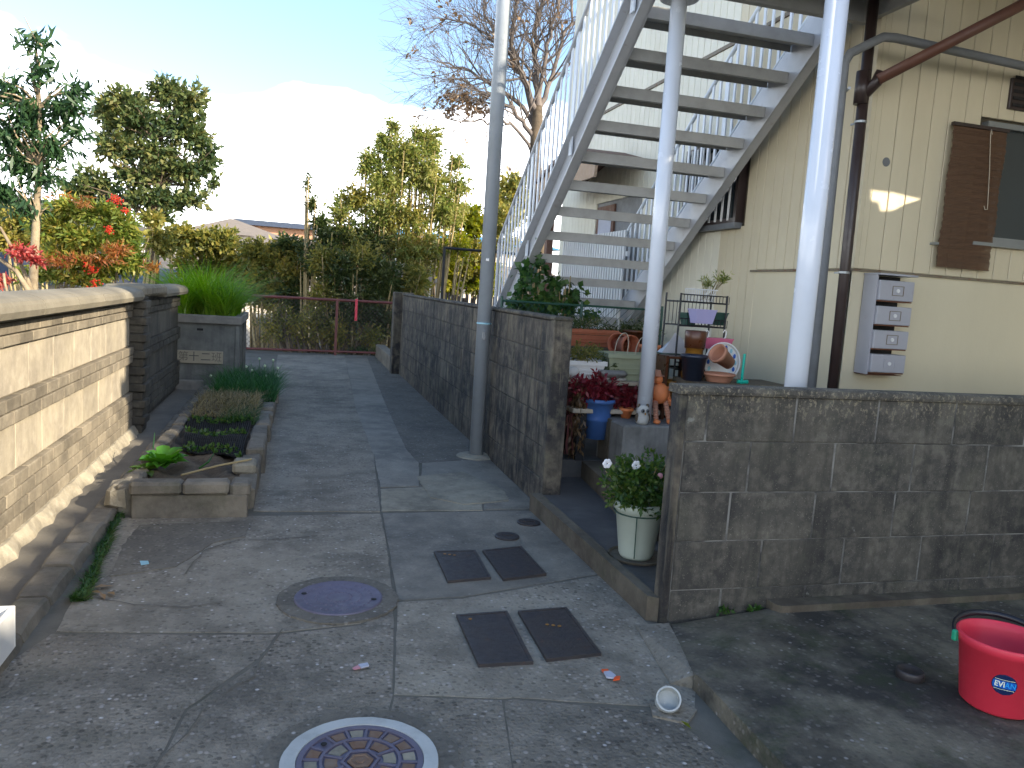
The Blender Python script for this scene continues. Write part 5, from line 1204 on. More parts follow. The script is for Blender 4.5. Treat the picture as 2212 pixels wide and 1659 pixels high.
E_, d_ = blob_pts((o1[0]+.05, 5.10, o0[2]-.02), (.09, .07, .07), 35, .3); ob('foliage', quads_mesh('foliage', twig_leaves(E_, d_, 6, .06, .035, .35, .8, .7)-np.array(wloc(tw_)), 'lf_dark'), tw_)
q = ony(1243, 800, 5.0); solid('stone', MB().ball((q[0], 5.04, bt[2]+.045), .045, 10, 7, (1.1, .8, 1)), 'stone_w', 'rounded pale stone in front of the small white planter', 'stone', (q[0], 5.04, bt[2]), 'pale stones on the plank', True)
q = ony(1322, 803, 5.0); solid('stone', MB().box((q[0]-.09, 4.99, bt[2]+.026), (q[0]+.12, 5.055, bt[2]+.075), .02), 'found', 'flat grey stone lying on white stones beside the olive planter', 'stone', (q[0], 5.03, bt[2]), 'pale stones on the plank')
solid('stone', MB().ball((q[0]-.06, 5.035, bt[2]+.014), .055, 9, 6, (1.2, .4, .26)).ball((q[0]+.07, 5.035, bt[2]+.014), .055, 9, 6, (1.1, .4, .26)), 'stone_w', 'white pebbles under the flat grey stone', 'stone', (q[0], 5.035, bt[2]), 'pale stones on the plank', True)
# back row on a second shelf
yk = 6.3; k0, k1 = ony(1228, 709, yk), ony(1331, 752, yk)
bs = thing('rear_shelf', 'low dark shelf behind the plank bench carrying the terracotta planters', 'plant stand', (2.6, yk+.1, .2))
zk = k1[2]; MB().box((1.72, yk-.05, zk-.04), (3.25, yk+.35, zk)).build('shelf', 'entry_edge', bs)
for x_ in (1.8, 3.1): MB().box((x_, yk, .2), (x_+.06, yk+.3, zk-.041)).build('leg', 'entry_edge', bs)
tt_ = trough('window_box', 'wide terracotta coloured rectangular planter behind the wall end', k0[0]-.15, k1[0], yk, yk+.22, zk+.001, k0[2], 'terra', .03)
pot_plant(tt_, ((k0[0]+k1[0])/2-.05, yk+.1, k0[2]-.02), .26, .14, 110, 'lf_dark', .03, asp=.25)
E_, d_ = blob_pts((k1[0]+.22, yk+.15, k0[2]+.0), (.3, .12, .13), 120, .3); t = thing('potted_shrub', 'dark green bushy potted plant beside the terracotta planter', 'potted plant', (k1[0]+.22, yk+.15, zk)); MB().lathe((k1[0]+.22, yk+.15, zk), potprof(.09, .12, .16), 20).build('pot', 'brownpot', t, smooth=True); ob('foliage', quads_mesh('foliage', twig_leaves(E_, d_, 7, .07, .035, .3, .3, .8)-np.array(wloc(t)), 'lf_dark'), t)
def lying_pot(name, label, p, r, l, az, mat, tilt=.0, group='terracotta pots'):
    t = thing(name, label, 'flowerpot', p, group); m_ = Matrix.Rotation(az, 4, 'Z') @ Matrix.Rotation(math.pi/2+tilt, 4, 'X'); b = MB(); prof = [(0, .002), (r*.68, 0), (r*.92, l*.8), (r*1.05, l*.8), (r*1.05, l), (r*.95, l), (r*.86, l*.78), (r*.6, .02), (0, .02)]; b.lathe((0, 0, 0), prof, 26)
    b.v = [tuple((m_ @ Vector(v))+Vector(p)) for v in b.v]; b.build('pot', mat, t, smooth=True); return t
p = ony(1342, 740, 5.9); lying_pot('terracotta_pot', 'terracotta pot lying on its side with its dark mouth toward us, behind the hoops', (p[0], 6.0, p[2]-.02), .085, .2, .25, 'terra')
p = ony(1372, 741, 5.85); lying_pot('terracotta_pot', 'second terracotta pot tipped over beside the first, half behind the white column', (p[0]+.03, 6.05, p[2]-.02), .09, .22, -.8, 'terra')
p = ony(1428, 800, 5.15); t = lathe_thing('flower_pot', 'square-rimmed orange red pot just right of the olive planter', 'flowerpot', (p[0]+.03, 5.36, bt[2]), potprof(.07, .10, .24), 'orange')
# table with pots by the house
tz = .80; tbx0, tbx1, tby0, tby1 = 2.51, 3.2, 4.52, 4.88
tb = thing('garden_table', 'dark low table holding the pots and plates behind the block wall', 'table', (2.8, 4.65, .2))
MB().box((tbx0, tby0, tz-.03), (tbx1, tby1, tz)).build('table_top', 'entry_edge', tb)
for x_ in (tbx0+.02, tbx1-.06):
    for y_ in (tby0+.02, tby1-.06): MB().box((x_, y_, .2), (x_+.04, y_+.04, tz-.031)).build('leg', 'entry_edge', tb)
c = ony(1556, 815, 4.6); t = lathe_thing('plant_saucer', 'wide terracotta saucer bowl on the table behind the block wall', 'saucer', (c[0], 4.62, tz), [(0, 0), (.075, 0), (.082, .012), (.10, .045), (.108, .047), (.106, .06), (.096, .058), (.088, .03), (0, .02)], 'terra2', 'saucer')
lying_pot('terracotta_pot', 'pale terracotta pot tipped on its side in the wide saucer', (c[0]+.075, 4.63, tz+.125), .062, .15, -1.25, 'terra2', -.5)
c = ony(1563, 790, 4.72); t = thing('lattice_plate', 'round white openwork plate with blue pattern standing behind the tipped pot', 'plate', (c[0], 4.74, tz)); rr = 42*sz(1560, 790, 4.72)
b = MB(); vs = []; n = 40
b.tube([(c[0]+rr*math.cos(a_), 4.74, tz+rr*.92+rr*math.sin(a_)) for a_ in [6.2832*k/36 for k in range(37)]], .007, 7, False); b.build('rim', 'white', t)
b = MB(); b.add([(c[0]+rr*.97*math.cos(6.283*k/30), 4.752, tz+rr*.92+rr*.97*math.sin(6.283*k/30)) for k in range(30)], [tuple(range(30))]); b.build('disc', 'white', t)
for k in range(14):
    a_ = 6.283*k/14; MB().ball((c[0]+rr*.78*math.cos(a_), 4.747, tz+rr*.92+rr*.78*math.sin(a_)), .011, 7, 5, (1, .3, 1.5)).build('blue_motif', 'label_blue' if k % 2 else 'litter_c', t)
c = ony(1497, 800, 4.66); lathe_thing('flower_pot', 'large navy blue pot in front of the brown shelf', 'flowerpot', (c[0], 4.66, tz-.0), potprof(.062, .082, .17), 'navy')
c = ony(1500, 757, 4.8); t = lathe_thing('flower_pot', 'amber and brown pots stacked upside down beside the pink basket', 'flowerpot', (c[0], 4.8, tz), [(0, 0), (.075, 0), (.07, .10), (.062, .10), (.058, .2), (.066, .2), (.064, .23), (.054, .30), (0, .30)], 'yellowpot'); MB().lathe((c[0], 4.8, tz+.205), [(.068, 0), (.074, .11), (.066, .118), (0, .115)], 26).build('upper_pot', 'brownpot', t, smooth=True)
c = ony(1460, 790, 4.85); t = thing('brown_shelf_box', 'dark brown slatted box with amber pots inside, left of the navy pot', 'box', (c[0], 4.8, .2)); 
x0 = c[0]-.07;
for x_ in (x0, x0+.2): MB().box((x_, 4.86, .2), (x_+.02, 5.06, .94)).build('side', 'brownpot', t)
for z_ in (.3, .6, .92): MB().box((x0+.0205, 4.86, z_), (x0+.1995, 5.06, z_+.015)).build('shelf', 'brownpot', t)
for z_ in (.315, .615): lathe_thing('flower_pot', 'amber pot on the %s shelf of the dark brown box' % ('lower' if z_ < .5 else 'upper'), 'flowerpot', (x0+.11, 4.95, z_), potprof(.05, .068, .15), 'yellowpot', n=20)
c = ony(1606, 800, 4.55); t = thing('hose_nozzle', 'turquoise plastic watering wand standing at the right end of the table', 'watering wand', (c[0], 4.56, tz)); tp = ony(1608, 771, 4.56); MB().tube([(c[0], 4.56, tz), (tp[0], 4.56, tp[2]+.02)], .009, 10).build('tube', 'turq', t); MB().tube([(c[0]-.03, 4.56, tz+.014), (c[0]+.045, 4.56, tz+.014)], .013, 10).build('grip', 'turq', t)
c = ony(1459, 742, 5.1); solid('folded_bag', MB().add([(c[0]-.1, 5.1, c[2]-.07), (c[0]+.11, 5.1, c[2]-.07), (c[0]+.06, 5.1, c[2]+.03), (c[0]-.01, 5.1, c[2]+.08), (c[0]-.06, 5.1, c[2]-.01), (c[0]-.09, 5.2, c[2]-.07), (c[0]+.1, 5.2, c[2]-.07), (c[0]+.02, 5.17, c[2]+.04)], [(0, 1, 2, 3, 4), (1, 6, 7, 2), (3, 2, 7), (4, 3, 7, 5), (0, 4, 5), (0, 5, 6, 1)]), 'cloth', 'crumpled white bag beside the wire rack', 'bag', (c[0], 5.12, c[2]-.07))
MB().box((c[0]-.13, 5.06, c[2]-.1), (c[0]+.13, 5.3, c[2]-.071)).build('bag_shelf', 'dkgreen', be)
MB().box((c[0]-.02, 5.2, .2), (c[0]+.02, 5.24, c[2]-.1005)).build('leg', 'dkgreen', be)
# wire rack
yr = 4.95; ra0, ra1 = ony(1471, 640, yr), ony(1577, 645, yr); zt_ = (ra0[2]+ra1[2])/2+.02
rk = thing('wire_rack', 'narrow dark wire rack with baskets against the cream house wall', 'rack', ((ra0[0]+ra1[0])/2, yr+.1, .2))
for x_ in (ra0[0], ra1[0]-.02):
    for y_ in (yr, yr+.22): MB().tube([(x_, y_, .2), (x_, y_, zt_)], .007, 8).build('post', 'blackmetal', rk)
sh = [ony(1520, 654, yr)[2], ony(1520, 706, yr)[2], ony(1520, 800, yr)[2]]
for z_ in sh:
    b = MB(); b.tube([(ra0[0], yr, z_), (ra1[0]-.02, yr, z_)], .006, 6); b.tube([(ra0[0], yr+.22, z_), (ra1[0]-.02, yr+.22, z_)], .006, 6); b.tube([(ra0[0], yr, z_+.05), (ra1[0]-.02, yr, z_+.05)], .004, 6)
    x_ = ra0[0]
    while x_ < ra1[0]: b.tube([(x_, yr, z_+.05), (x_, yr, z_), (x_, yr+.22, z_)], .0028, 4); x_ += .025
    b.build('wire_shelf', 'blackmetal', rk)
b = MB(); x_ = ra0[0]
while x_ < ra1[0]: b.tube([(x_, yr+.22, sh[1]), (x_, yr+.22, zt_-.05)], .0025, 4); x_ += .03
b.build('wire_back', 'blackmetal', rk, kind='stuff')
def basket(label, u0, v0, u1, v1, y, mat, wires=False, group=None):
    a_, c_ = ony(u0, v0, y), ony(u1, v1, y); t = thing('basket', label, 'basket', ((a_[0]+c_[0])/2, y+.06, c_[2]), group)
    if not wires: MB().frustum(a_[0], c_[0], y, y+.12, c_[2], a_[2], .016).build('tub', mat, t); MB().box((a_[0]-.004, y-.004, a_[2]), (c_[0]+.004, y+.124, a_[2]+.008)).build('rim', mat, t)
    else:
        b = MB(); x_ = a_[0]
        while x_ <= c_[0]: b.tube([(x_, y, a_[2]), (x_+(c_[0]+a_[0]-2*x_)*.06, y+.01, c_[2]), (x_+(c_[0]+a_[0]-2*x_)*.06, y+.12, c_[2]), (x_, y+.13, a_[2])], .003, 4); x_ += .017
        for z_ in (a_[2], (a_[2]+c_[2])/2): b.tube([(a_[0], y, z_), (c_[0], y, z_), (c_[0], y+.13, z_), (a_[0], y+.13, z_), (a_[0], y, z_)], .004, 5)
        b.build('wires', mat, t)
    return t
basket('lilac plastic tub hanging on the front of the wire rack', 1505, 670, 1546, 701, yr-.13, 'lilac')
basket('dark green tub on the middle shelf, left of the lilac one', 1484, 678, 1506, 704, yr+.03, 'dkgreen')
basket('dark green tub on the middle shelf, right of the lilac one', 1546, 677, 1571, 704, yr+.03, 'dkgreen')
pk = basket('pink plastic basket hanging from two white hooks under the rack', 1524, 732, 1582, 756, yr-.12, 'pink')
for u in (1527, 1565):
    q = ony(u, 722, yr-.1); MB().tube([(q[0]-.012, q[1], q[2]+.01), (q[0], q[1], q[2]+.03), (q[0]+.014, q[1], q[2]+.015), (q[0]+.01, q[1], q[2]-.02), (q[0]-.004, q[1], q[2]-.035)], .004, 6).build('hook', 'white', pk)
q = ony(1512, 745, yr-.1); MB().ball((q[0], yr-.10, q[2]), .05, 10, 7, (.9, .5, 1.1)).build('lilac_bag', 'lilac', pk, smooth=True)
bt2 = basket('white wire basket holding a dried plant on top of the rack', 1500, 624, 1548, 652, yr+.04, 'white', True)
q = ony(1545, 605, yr+.08); V = []
for cu, cv, rx, rz_, nn in ((1528, 608, .07, .05, 30), (1560, 598, .08, .05, 36)):
    p = ony(cu, cv, yr+.08); E_, d_ = blob_pts(p, (rx, .05, rz_), nn, .2); V.append(twig_leaves(E_, d_+np.array([0, 0, .6]), 7, .07, .028, .2, -.1, .5))
t = thing('dried_plant', 'dry olive brown plant in the white wire basket', 'potted plant', ony(1530, 645, yr+.08)); ob('foliage', quads_mesh('foliage', np.concatenate(V)-np.array(wloc(t)), 'lf_bam'), t)
b = MB()
for k in range(14): e = ony(1515+k*4.5, 606+rnd.uniform(-6, 8), yr+.08); p0 = ony(1524+rnd.uniform(-10, 12), 648, yr+.08); b.tube([p0, e], .0022, 4)
b.build('stems', 'drygrass', t)
# terracotta figure made of flowerpots
yg = 4.86; fg = thing('pot_figure', 'orange terracotta figure built of small flowerpots, sitting on the plank beside the white column', 'garden ornament', ony(1424, 880, yg))
K = sz(1424, 860, yg); P_ = lambda u, v, dy=0: ony(u+2, v, yg+dy)
def pot_at(mbx_, u, v, r, h, flip=False, dy=0.0):
    q = P_(u, v, dy); pr2 = [(0, 0), (r*.7, 0), (r*.92, h*.75), (r*1.05, h*.75), (r*1.05, h), (0, h)]
    if flip: pr2 = [(0, 0), (r*1.05, 0), (r*1.05, h*.25), (r*.92, h*.25), (r*.7, h), (0, h)]
    mbx_.lathe((q[0], q[1], q[2]-h/2), pr2, 20)
b = MB(); pot_at(b, 1424, 855, 17*K, 22*K); pot_at(b, 1423, 838, 15*K, 20*K, True); b.ball(P_(1424, 850, -.02), 20*K, 16, 11, (.95, .8, 1.15)); b.build('body', 'orange', fg, smooth=True)
b = MB(); b.ball(P_(1420, 819, -.01), 10.5*K, 12, 8, (1, 1, 1.05)); b.build('head', 'orange', fg, smooth=True)
b = MB(); pot_at(b, 1418, 805, 10*K, 12*K, True, -.01); b.lathe(Vector(P_(1420, 812, -.01)), [(0, 0), (14*K, 0), (13*K, .004), (0, .006)], 18); b.build('hat', 'terra2', fg)
for su, bend in ((-1, 0), (1, 0)):
    b = MB(); 
    for k in range(6): q = P_(1424+su*(15+k*1.3), 838+k*7, -.015-k*.004); b.lathe((q[0], q[1], q[2]-3*K), [(0, 0), (4.2*K, 0), (5*K, 4*K), (4*K, 6.4*K), (0, 6.4*K)], 12)
    b.build('arm', 'orange', fg)
for u0, u1_ in ((1414, 1415), (1436, 1444)):
    b = MB(); pts_ = []
    for k in range(9): f = k/8; uu = u0+(u1_-u0)*f; q = P_(uu, 868+f*46, -.03-.12*min(1, f*3)); b.lathe((q[0], q[1], q[2]-3*K), [(0, 0), (5*K, 0), (6.2*K, 3*K), (4.6*K, 6*K), (0, 6*K)], 12)
    b.build('leg', 'terra2', fg)
    q = P_(u1_, 914, -.17); MB().ball((q[0], q[1]-.012, .515), 6.5*K, 10, 7, (1.1, 1.5, .8)).build('foot', 'orange', fg)
# little owl ornament
q = gp(1391, 918, .5); og = thing('owl_ornament', 'small cream owl ornament with ringed eyes at the corner of the foundation block', 'garden ornament', (q[0], q[1]+.03, .5)); o_ = (q[0], q[1]+.035)
MB().lathe((o_[0], o_[1], .5), [(0, 0), (.034, 0), (.042, .02), (.044, .045), (.036, .068), (.042, .085), (.040, .105), (.026, .122), (0, .127)], 22).build('body', 'stone_w', og, smooth=True)
for s_ in (-1, 1):
    MB().ball((o_[0]+s_*.016, o_[1]-.038, .592), .0145, 10, 7, (1, .45, 1)).build('eye_ring', 'greypipe', og); MB().ball((o_[0]+s_*.016, o_[1]-.0445, .592), .007, 8, 6, (1, .5, 1)).build('eye', 'dark', og)
    MB().ball((o_[0]+s_*.030, o_[1], .618), .014, 8, 6, (.9, .6, 1.2)).build('ear', 'bark', og); MB().ball((o_[0]+s_*.042, o_[1]-.006, .545), .02, 8, 6, (.5, .8, 1.5)).build('wing', 'bark', og)
MB().ball((o_[0], o_[1]-.043, .574), .006, 7, 5, (1, 1, 1.4)).build('beak', 'yellowpot', og)
q = ony(1361, 932, 4.75); 
q = ony(1352, 898, 4.9); lathe_thing('flower_pot', 'small bright orange pot under the lower plank', 'flowerpot', (q[0], 4.9, .5), potprof(.03, .042, .07), 'orange', n=20)
MB().box((q[0]-.12, 4.82, .2), (2.05, 5.0, .499)).build('side_block', 'entry_edge', be)
# climber at the foot of the stairs
vn = []; yv = 7.4
for u, v, rx, rz_, n_ in ((1130, 612, .10, .28, 16), (1165, 575, .07, .30, 16), (1172, 640, .22, .16, 26), (1215, 655, .28, .10, 30), (1118, 655, .16, .08, 16), (1198, 612, .12, .10, 9), (1243, 632, .12, .08, 10), (1190, 672, .5, .06, 40)):
    p = ony(u, v, yv-.5); E_, d_ = blob_pts(p, (rx, .2, rz_), n_, .2); vn.append(twig_leaves(E_, d_, 6, .13, .065, .8, .6, .9))
t = thing('climbing_vine', 'green climbing vine sprawling over the foot of the staircase behind the block wall', 'climber', (2.5, 7.0, .2)); ob('foliage', quads_mesh('foliage', np.concatenate(vn)-np.array(wloc(t)), 'lf_vine'), t)
b = MB()
for k in range(16): e = ony(1100+rnd.random()*140, 585+rnd.random()*70, yv-.5); b.tube([(e[0]+rnd.uniform(-.2, .2), yv-.5, .2), (e[0]+rnd.uniform(-.1, .1), yv-.5, .8), e], .006, 4, False)
b.build('stems', 'stemtan', t)
t = thing('wire_fence', 'dark green diamond wire fence behind the planters', 'fence', (2.6, 6.75, .2)); b = MB()
for i in range(-12, 26):
    for s_ in (1, -1):
        x0 = 1.75+i*.07; pts = []; za, zb_ = .35, 1.22; xe = x0+s_*(zb_-za)
        f = lambda x_: za+(x_-x0)*s_
        lo, hi = sorted((x0, xe)); lo2, hi2 = max(lo, 1.75), min(hi, 3.3)
        if hi2 > lo2: b.tube([(lo2, 6.75, f(lo2)), (hi2, 6.75, f(hi2))], .0025, 3, False)
b.build('mesh', 'dkgreen', t, kind='stuff')
for x_ in (1.75, 2.5, 3.3): MB().tube([(x_, 6.75, .2), (x_, 6.75, 1.26)], .012, 6).build('post', 'dkgreen', t)
MB().tube([(1.75, 6.75, 1.22), (3.3, 6.75, 1.22)], .010, 6).build('rail', 'dkgreen', t)

# ================================================================ ADDED SHADE BLOCKERS out of frame, right
nb = thing('shade_blocker', 'added low blocker at the right, outside the view, shading the lane', 'building', (5.5, -3, 0))
HN = 4.09
MB().box((5.15, -9, 0), (9.8, .12, HN-.1)).build('wall', 'wallBlow', nb); MB().box((5.17, -9, HN-.099), (9.8, .12, HN-.03)).build('roof', 'roof', nb)  # unseen box and roof added to keep the lane in shade
y = -8.9; b = MB()
while y < .0: b.add([(5.10, y, HN-.03), (5.10, y+.13, HN+.045), (5.10, y+.26, HN-.03), (5.4, y, HN-.03), (5.4, y+.13, HN+.045), (5.4, y+.26, HN-.03)], [(0, 2, 1), (3, 4, 5), (0, 1, 4, 3), (1, 2, 5, 4), (0, 3, 5, 2)]); y += .27
b.build('shade_edge_bumps', 'roof', nb)  # bumped top edge added to scallop the shade line along the kerb
from mathutils.geometry import tessellate_polygon
def holed_blocker(x0, x1, y0, y1, z0, z1, hole):
    """blocker panel with one opening for the sun; hole = [(y, z)]"""
    outer = [(y0, z0), (y1, z0), (y1, z1), (y0, z1)]; pts = outer+hole; n = len(pts)
    tri = tessellate_polygon([[Vector((a_, c_, 0)) for a_, c_ in outer], [Vector((a_, c_, 0)) for a_, c_ in hole]])
    vs = [(x0, a_, c_) for a_, c_ in pts]+[(x1, a_, c_) for a_, c_ in pts]
    fs = [tuple(t_) for t_ in tri]+[tuple(k+n for k in t_)[::-1] for t_ in tri]
    for lst in (list(range(4)), list(range(4, n))):
        for k in range(len(lst)): a_, c_ = lst[k], lst[(k+1) % len(lst)]; fs.append((a_, c_, c_+n, a_+n))
    return MB().add(vs, fs).build('sun_mask_wall', 'wallBlow', nb)
XT = 5.15; te = math.tan(R(SUN_E))*math.sqrt(2)
def sunback(p, x): return (p[1]-(x-p[0]), p[2]+te*(x-p[0]))       # where the sun ray that reaches p crosses the plane X = x
h1 = [sunback(ony(u, v, YB), XT+.02) for u, v in ((1872, 410), (1935, 417), (1994, 431), (1962, 441), (1935, 455), (1898, 457), (1892, 436), (1872, 432))]
cq = ony(1441, 333, 4.69); yc_, zc_ = sunback(cq, XT+.02); h2 = [(yc_+.045*math.cos(6.283*k/12), zc_+.055*math.sin(6.283*k/12)) for k in range(12)]
holed_blocker(XT, XT+.04, 2.55, 4.49, 0, 5.1, h1); holed_blocker(XT, XT+.04, 1.3, 2.549, 0, 5.1, h2)  # added panels, openings shaped to throw sun patches on house wall and column
MB().box((XT, .121, 0), (XT+.2, 1.299, 5.1)).build('sun_mask_wall', 'wallBlow', nb)  # unseen blocker added to end the sun at the garden wall pillar
y = .36
while y < 3.2: MB().box((5.2, y, 5.1), (5.22, y+.03, 5.42)).build('baluster', 'baluster', nb); y += .11  # bars added out of view to stripe the sun on the coping
MB().box((5.18, .34, 5.42), (5.24, 3.2, 5.45)).build('handrail', 'steel', nb)  # top bar of the added stripe blocker

# ================================================================ TREES
def T3(pts, y): return [(*ony(u, v, y+(d if len(q) > 0 else 0)), r) for (u, v, r, *q) in pts for d in [(q[0] if q else 0)]]
def blobs_px(lst, y, dens=1.0):
    out_ = []
    for it in lst:
        u, v, ru, rv, n = it[:5]; dy = it[5] if len(it) > 5 else 0; lm = it[6] if len(it) > 6 else None
        s_ = sz(u, v, y+dy); o = [ony(u, v, y+dy), (ru*s_, max(ru, rv)*s_*.8, rv*s_), int(n*dens)]
        if lm: o.append(lm)
        out_.append(tuple(o))
    return out_
def ground_base(u, v, y): p = ony(u, v, y); return (p[0], y, terr(p[0], y)-.05)
# slim tree at the far left
yA = 6.6; bA = ground_base(72, 650, yA)
tr = [bA+(.035,)]+[ony(72, 600, yA)+(.032,), ony(78, 480, yA)+(.028,), ony(84, 360, yA)+(.02,), ony(86, 230, yA)+(.013,), ony(78, 90, yA)+(.006,), ony(52, 35, yA)+(.003,)]
tree('slim_tree', 'tall slim tree with drooping narrow leaves and a wispy top, leftmost behind the garden wall', 'tree', bA, tr,
     blobs_px([(75, 75, 26, 45, 12), (95, 130, 28, 30, 11), (80, 160, 34, 24, 7), (20, 190, 50, 35, 26), (65, 245, 70, 40, 44), (140, 225, 55, 35, 34), (20, 280, 60, 50, 36), (110, 310, 70, 45, 44), (165, 195, 34, 30, 14), (165, 270, 30, 30, 12), (40, 340, 60, 30, 26), (90, 375, 60, 30, 26), (10, 410, 60, 40, 26), (60, 445, 50, 25, 14), (-60, 300, 70, 120, 70)], yA), 'lf_t1', .085, .24, 'bark_pale', per=8, tw=.26, droop=.9, limb=.011, limbs=60, upn=.5)
# olive tree
yB = 14.0; bB = ground_base(330, 640, yB)
tr = [bB+(.12,)]+[ony(328, 560, yB)+(.11,), ony(331, 470, yB)+(.09,), ony(345, 400, yB)+(.05,), ony(335, 300, yB)+(.035,), ony(350, 220, yB)+(.015,)]
tree('olive_green_tree', 'bushy evergreen tree with olive and bronze leaves against the cloud, second from the left', 'tree', bB, tr,
     blobs_px([(355, 195, 38, 38, 60), (410, 215, 45, 45, 70), (270, 215, 60, 35, 70), (230, 240, 40, 40, 50), (300, 260, 60, 45, 100), (390, 270, 55, 45, 80), (250, 310, 55, 50, 90), (340, 330, 55, 50, 90), (430, 300, 40, 40, 46), (450, 345, 32, 45, 40), (400, 370, 55, 45, 80), (300, 380, 60, 40, 90), (210, 390, 50, 35, 60), (170, 410, 45, 30, 44), (340, 430, 70, 35, 80), (410, 430, 50, 30, 36), (460, 395, 20, 20, 8), (350, 470, 40, 20, 22), (240, 430, 60, 30, 60, 1)], yB), 'lf_t2', .095, .5, 'bark', per=15, tw=.24, droop=.2, limb=.02, limbs=90)
# nandina
yC = 8.2; bC = ground_base(200, 640, yC)
sh_ = thing('nandina_shrub', 'yellow-green shrub with orange leaf tips and red berry clusters behind the coping', 'shrub', bC)
V1, V2, V3 = [], [], []
for (u, v, ru, rv, n_) in ((150, 450, 50, 22, 60), (220, 460, 50, 30, 70), (120, 490, 60, 30, 70), (200, 520, 80, 35, 110), (270, 500, 45, 40, 70), (130, 550, 60, 30, 60), (220, 570, 80, 25, 90), (290, 560, 35, 35, 44), (80, 590, 60, 20, 30), (170, 600, 80, 15, 40)):
    p = ony(u, v, yC); s_ = sz(u, v, yC); E_, d_ = blob_pts(p, (ru*s_, ru*s_*.8, rv*s_*1.15), int(n_*1.9), .3); V1.append(twig_leaves(E_, d_, 9, .15, .075, .3, .25, .8))
for (u, v, ru, rv, n_) in ((150, 425, 60, 12, 10), (250, 540, 40, 20, 30), (200, 560, 80, 15, 34), (110, 565, 50, 16, 20), (330, 575, 25, 10, 10), (180, 440, 30, 8, 6)):
    p = ony(u, v, yC-.3); s_ = sz(u, v, yC); E_, d_ = blob_pts(p, (ru*s_, ru*s_*.5, rv*s_), n_, .3); V2.append(twig_leaves(E_, d_, 8, .12, .062, .22, .25, .8))
wl = np.array(wloc(sh_)); ob('foliage', quads_mesh('foliage', np.concatenate(V1)-wl, 'lf_nan'), sh_); ob('leaf_tips', quads_mesh('leaf_tips', np.concatenate(V2)-wl, 'lf_orange'), sh_)
bs_ = MB()
for k in range(16):
    e = ony(60+k*17+rnd.uniform(-10, 10), 470+rnd.uniform(-20, 60), yC); x_ = bC[0]+rnd.uniform(-.35, .35); bs_.tube([(x_, yC+rnd.uniform(-.1, .1), bC[2]), (x_*.6+e[0]*.4, yC, (bC[2]+e[2])/2+.2), e], [.012, .009, .004], 5, False)
bs_.build('stems', 'bark_pale', sh_)
for (u, v, n_, r_) in ((250, 432, 60, 12), (270, 455, 22, 8), (235, 497, 34, 8), (185, 572, 20, 6), (200, 584, 36, 9), (203, 610, 26, 8), (198, 620, 14, 6)):
    b = MB(); p = ony(u, v, yC-.3); s_ = sz(u, v, yC)
    for k in range(n_): d = Vector((nr.normal(), nr.normal(), nr.normal()*.8)); b.ball(Vector(p)+d*r_*s_*.55, .0085, 6, 4)
    b.build('berry_cluster', 'berry', sh_, kind='stuff')
# red leaf spray at the far left
t = thing('red_leaf_sprig', 'spray of bright red leaves on a low branch at the left edge', 'shrub', ground_base(50, 650, 5.5)); V = []
for (u, v, ru, rv, n_) in ((50, 545, 34, 24, 60), (75, 560, 24, 18, 30), (8, 605, 20, 22, 24)):
    p = ony(u, v, 5.5); s_ = sz(u, v, 5.5); E_, d_ = blob_pts(p, (ru*s_, .1, rv*s_), n_, .1); V.append(twig_leaves(E_, d_, 8, .06, .032, .4, .3, .9))
ob('foliage', quads_mesh('foliage', np.concatenate(V)-np.array(wloc(t)), 'lf_red'), t)
b = MB(); b.tube([ony(74, 660, 5.5), ony(60, 625, 5.5), ony(35, 585, 5.5), ony(0, 560, 5.5), ony(-60, 530, 5.5)], [.022, .018, .014, .012, .01], 7, False); b.tube([ony(22, 660, 5.4), ony(10, 610, 5.4), ony(8, 590, 5.4)], .008, 6, False)
b.tube([ony(0, 490, 5.6), ony(40, 560, 5.6), ony(74, 640, 5.6), (ony(74, 640, 5.6)[0], 5.6, terr(-2, 5.6))], [.008, .011, .016, .02], 7, False); b.build('branches', 'bark_pale', t, smooth=True)
# ---- hedge-like bushes beyond the lane, each of its own
def bush(label, lst, y, mat, size, asp=.4, per=9, tw=.2, name='bush', cat='bush', dens=1.0, stems=14, stemmat='stemtan', droop=.2, group=None, up=0.2, jitter=.8):
    u0 = sum(q[0] for q in lst)/len(lst); vb = max(q[1]+q[3] for q in lst); bb0 = ground_base(u0, vb, y); t = thing(name, label, cat, bb0, group); gr_ = {}; E0 = []
    for bl_ in blobs_px([tuple(q) for q in lst], y, dens*1.6):
        lm_ = bl_[3] if len(bl_) > 3 else mat; E_, d_ = blob_pts(bl_[0], bl_[1], bl_[2], .35); E0 += list(E_[:max(2, stems//len(lst)+1)]); gr_.setdefault(lm_, []).append(twig_leaves(E_, d_+np.array([0, 0, up]), per, tw, size, asp, droop, jitter))
    for lm_, q in gr_.items(): ob('foliage', quads_mesh('foliage', np.concatenate(q)-np.array(wloc(t)), lm_), t)
    b = MB()
    for e in E0: x_ = bb0[0]+(e[0]-bb0[0])*.75; b.tube([(x_, y+rnd.uniform(-.3, .3), min(terr(x_, y), e[2]-.3)), (x_*.5+e[0]*.5, y, e[2]-.5*(e[2]-bb0[2])), tuple(e)], [.03, .022, .008], 5, False)
    b.build('stems', stemmat, t, smooth=True); return t
bush('olive and mustard bush below the far roofs, left of the planter grass', [(400, 515, 50, 36, 110), (460, 525, 60, 30, 130), (430, 570, 60, 50, 120), (500, 575, 60, 45, 130), (480, 505, 40, 15, 30)], 17, 'lf_bush', .11, .5)
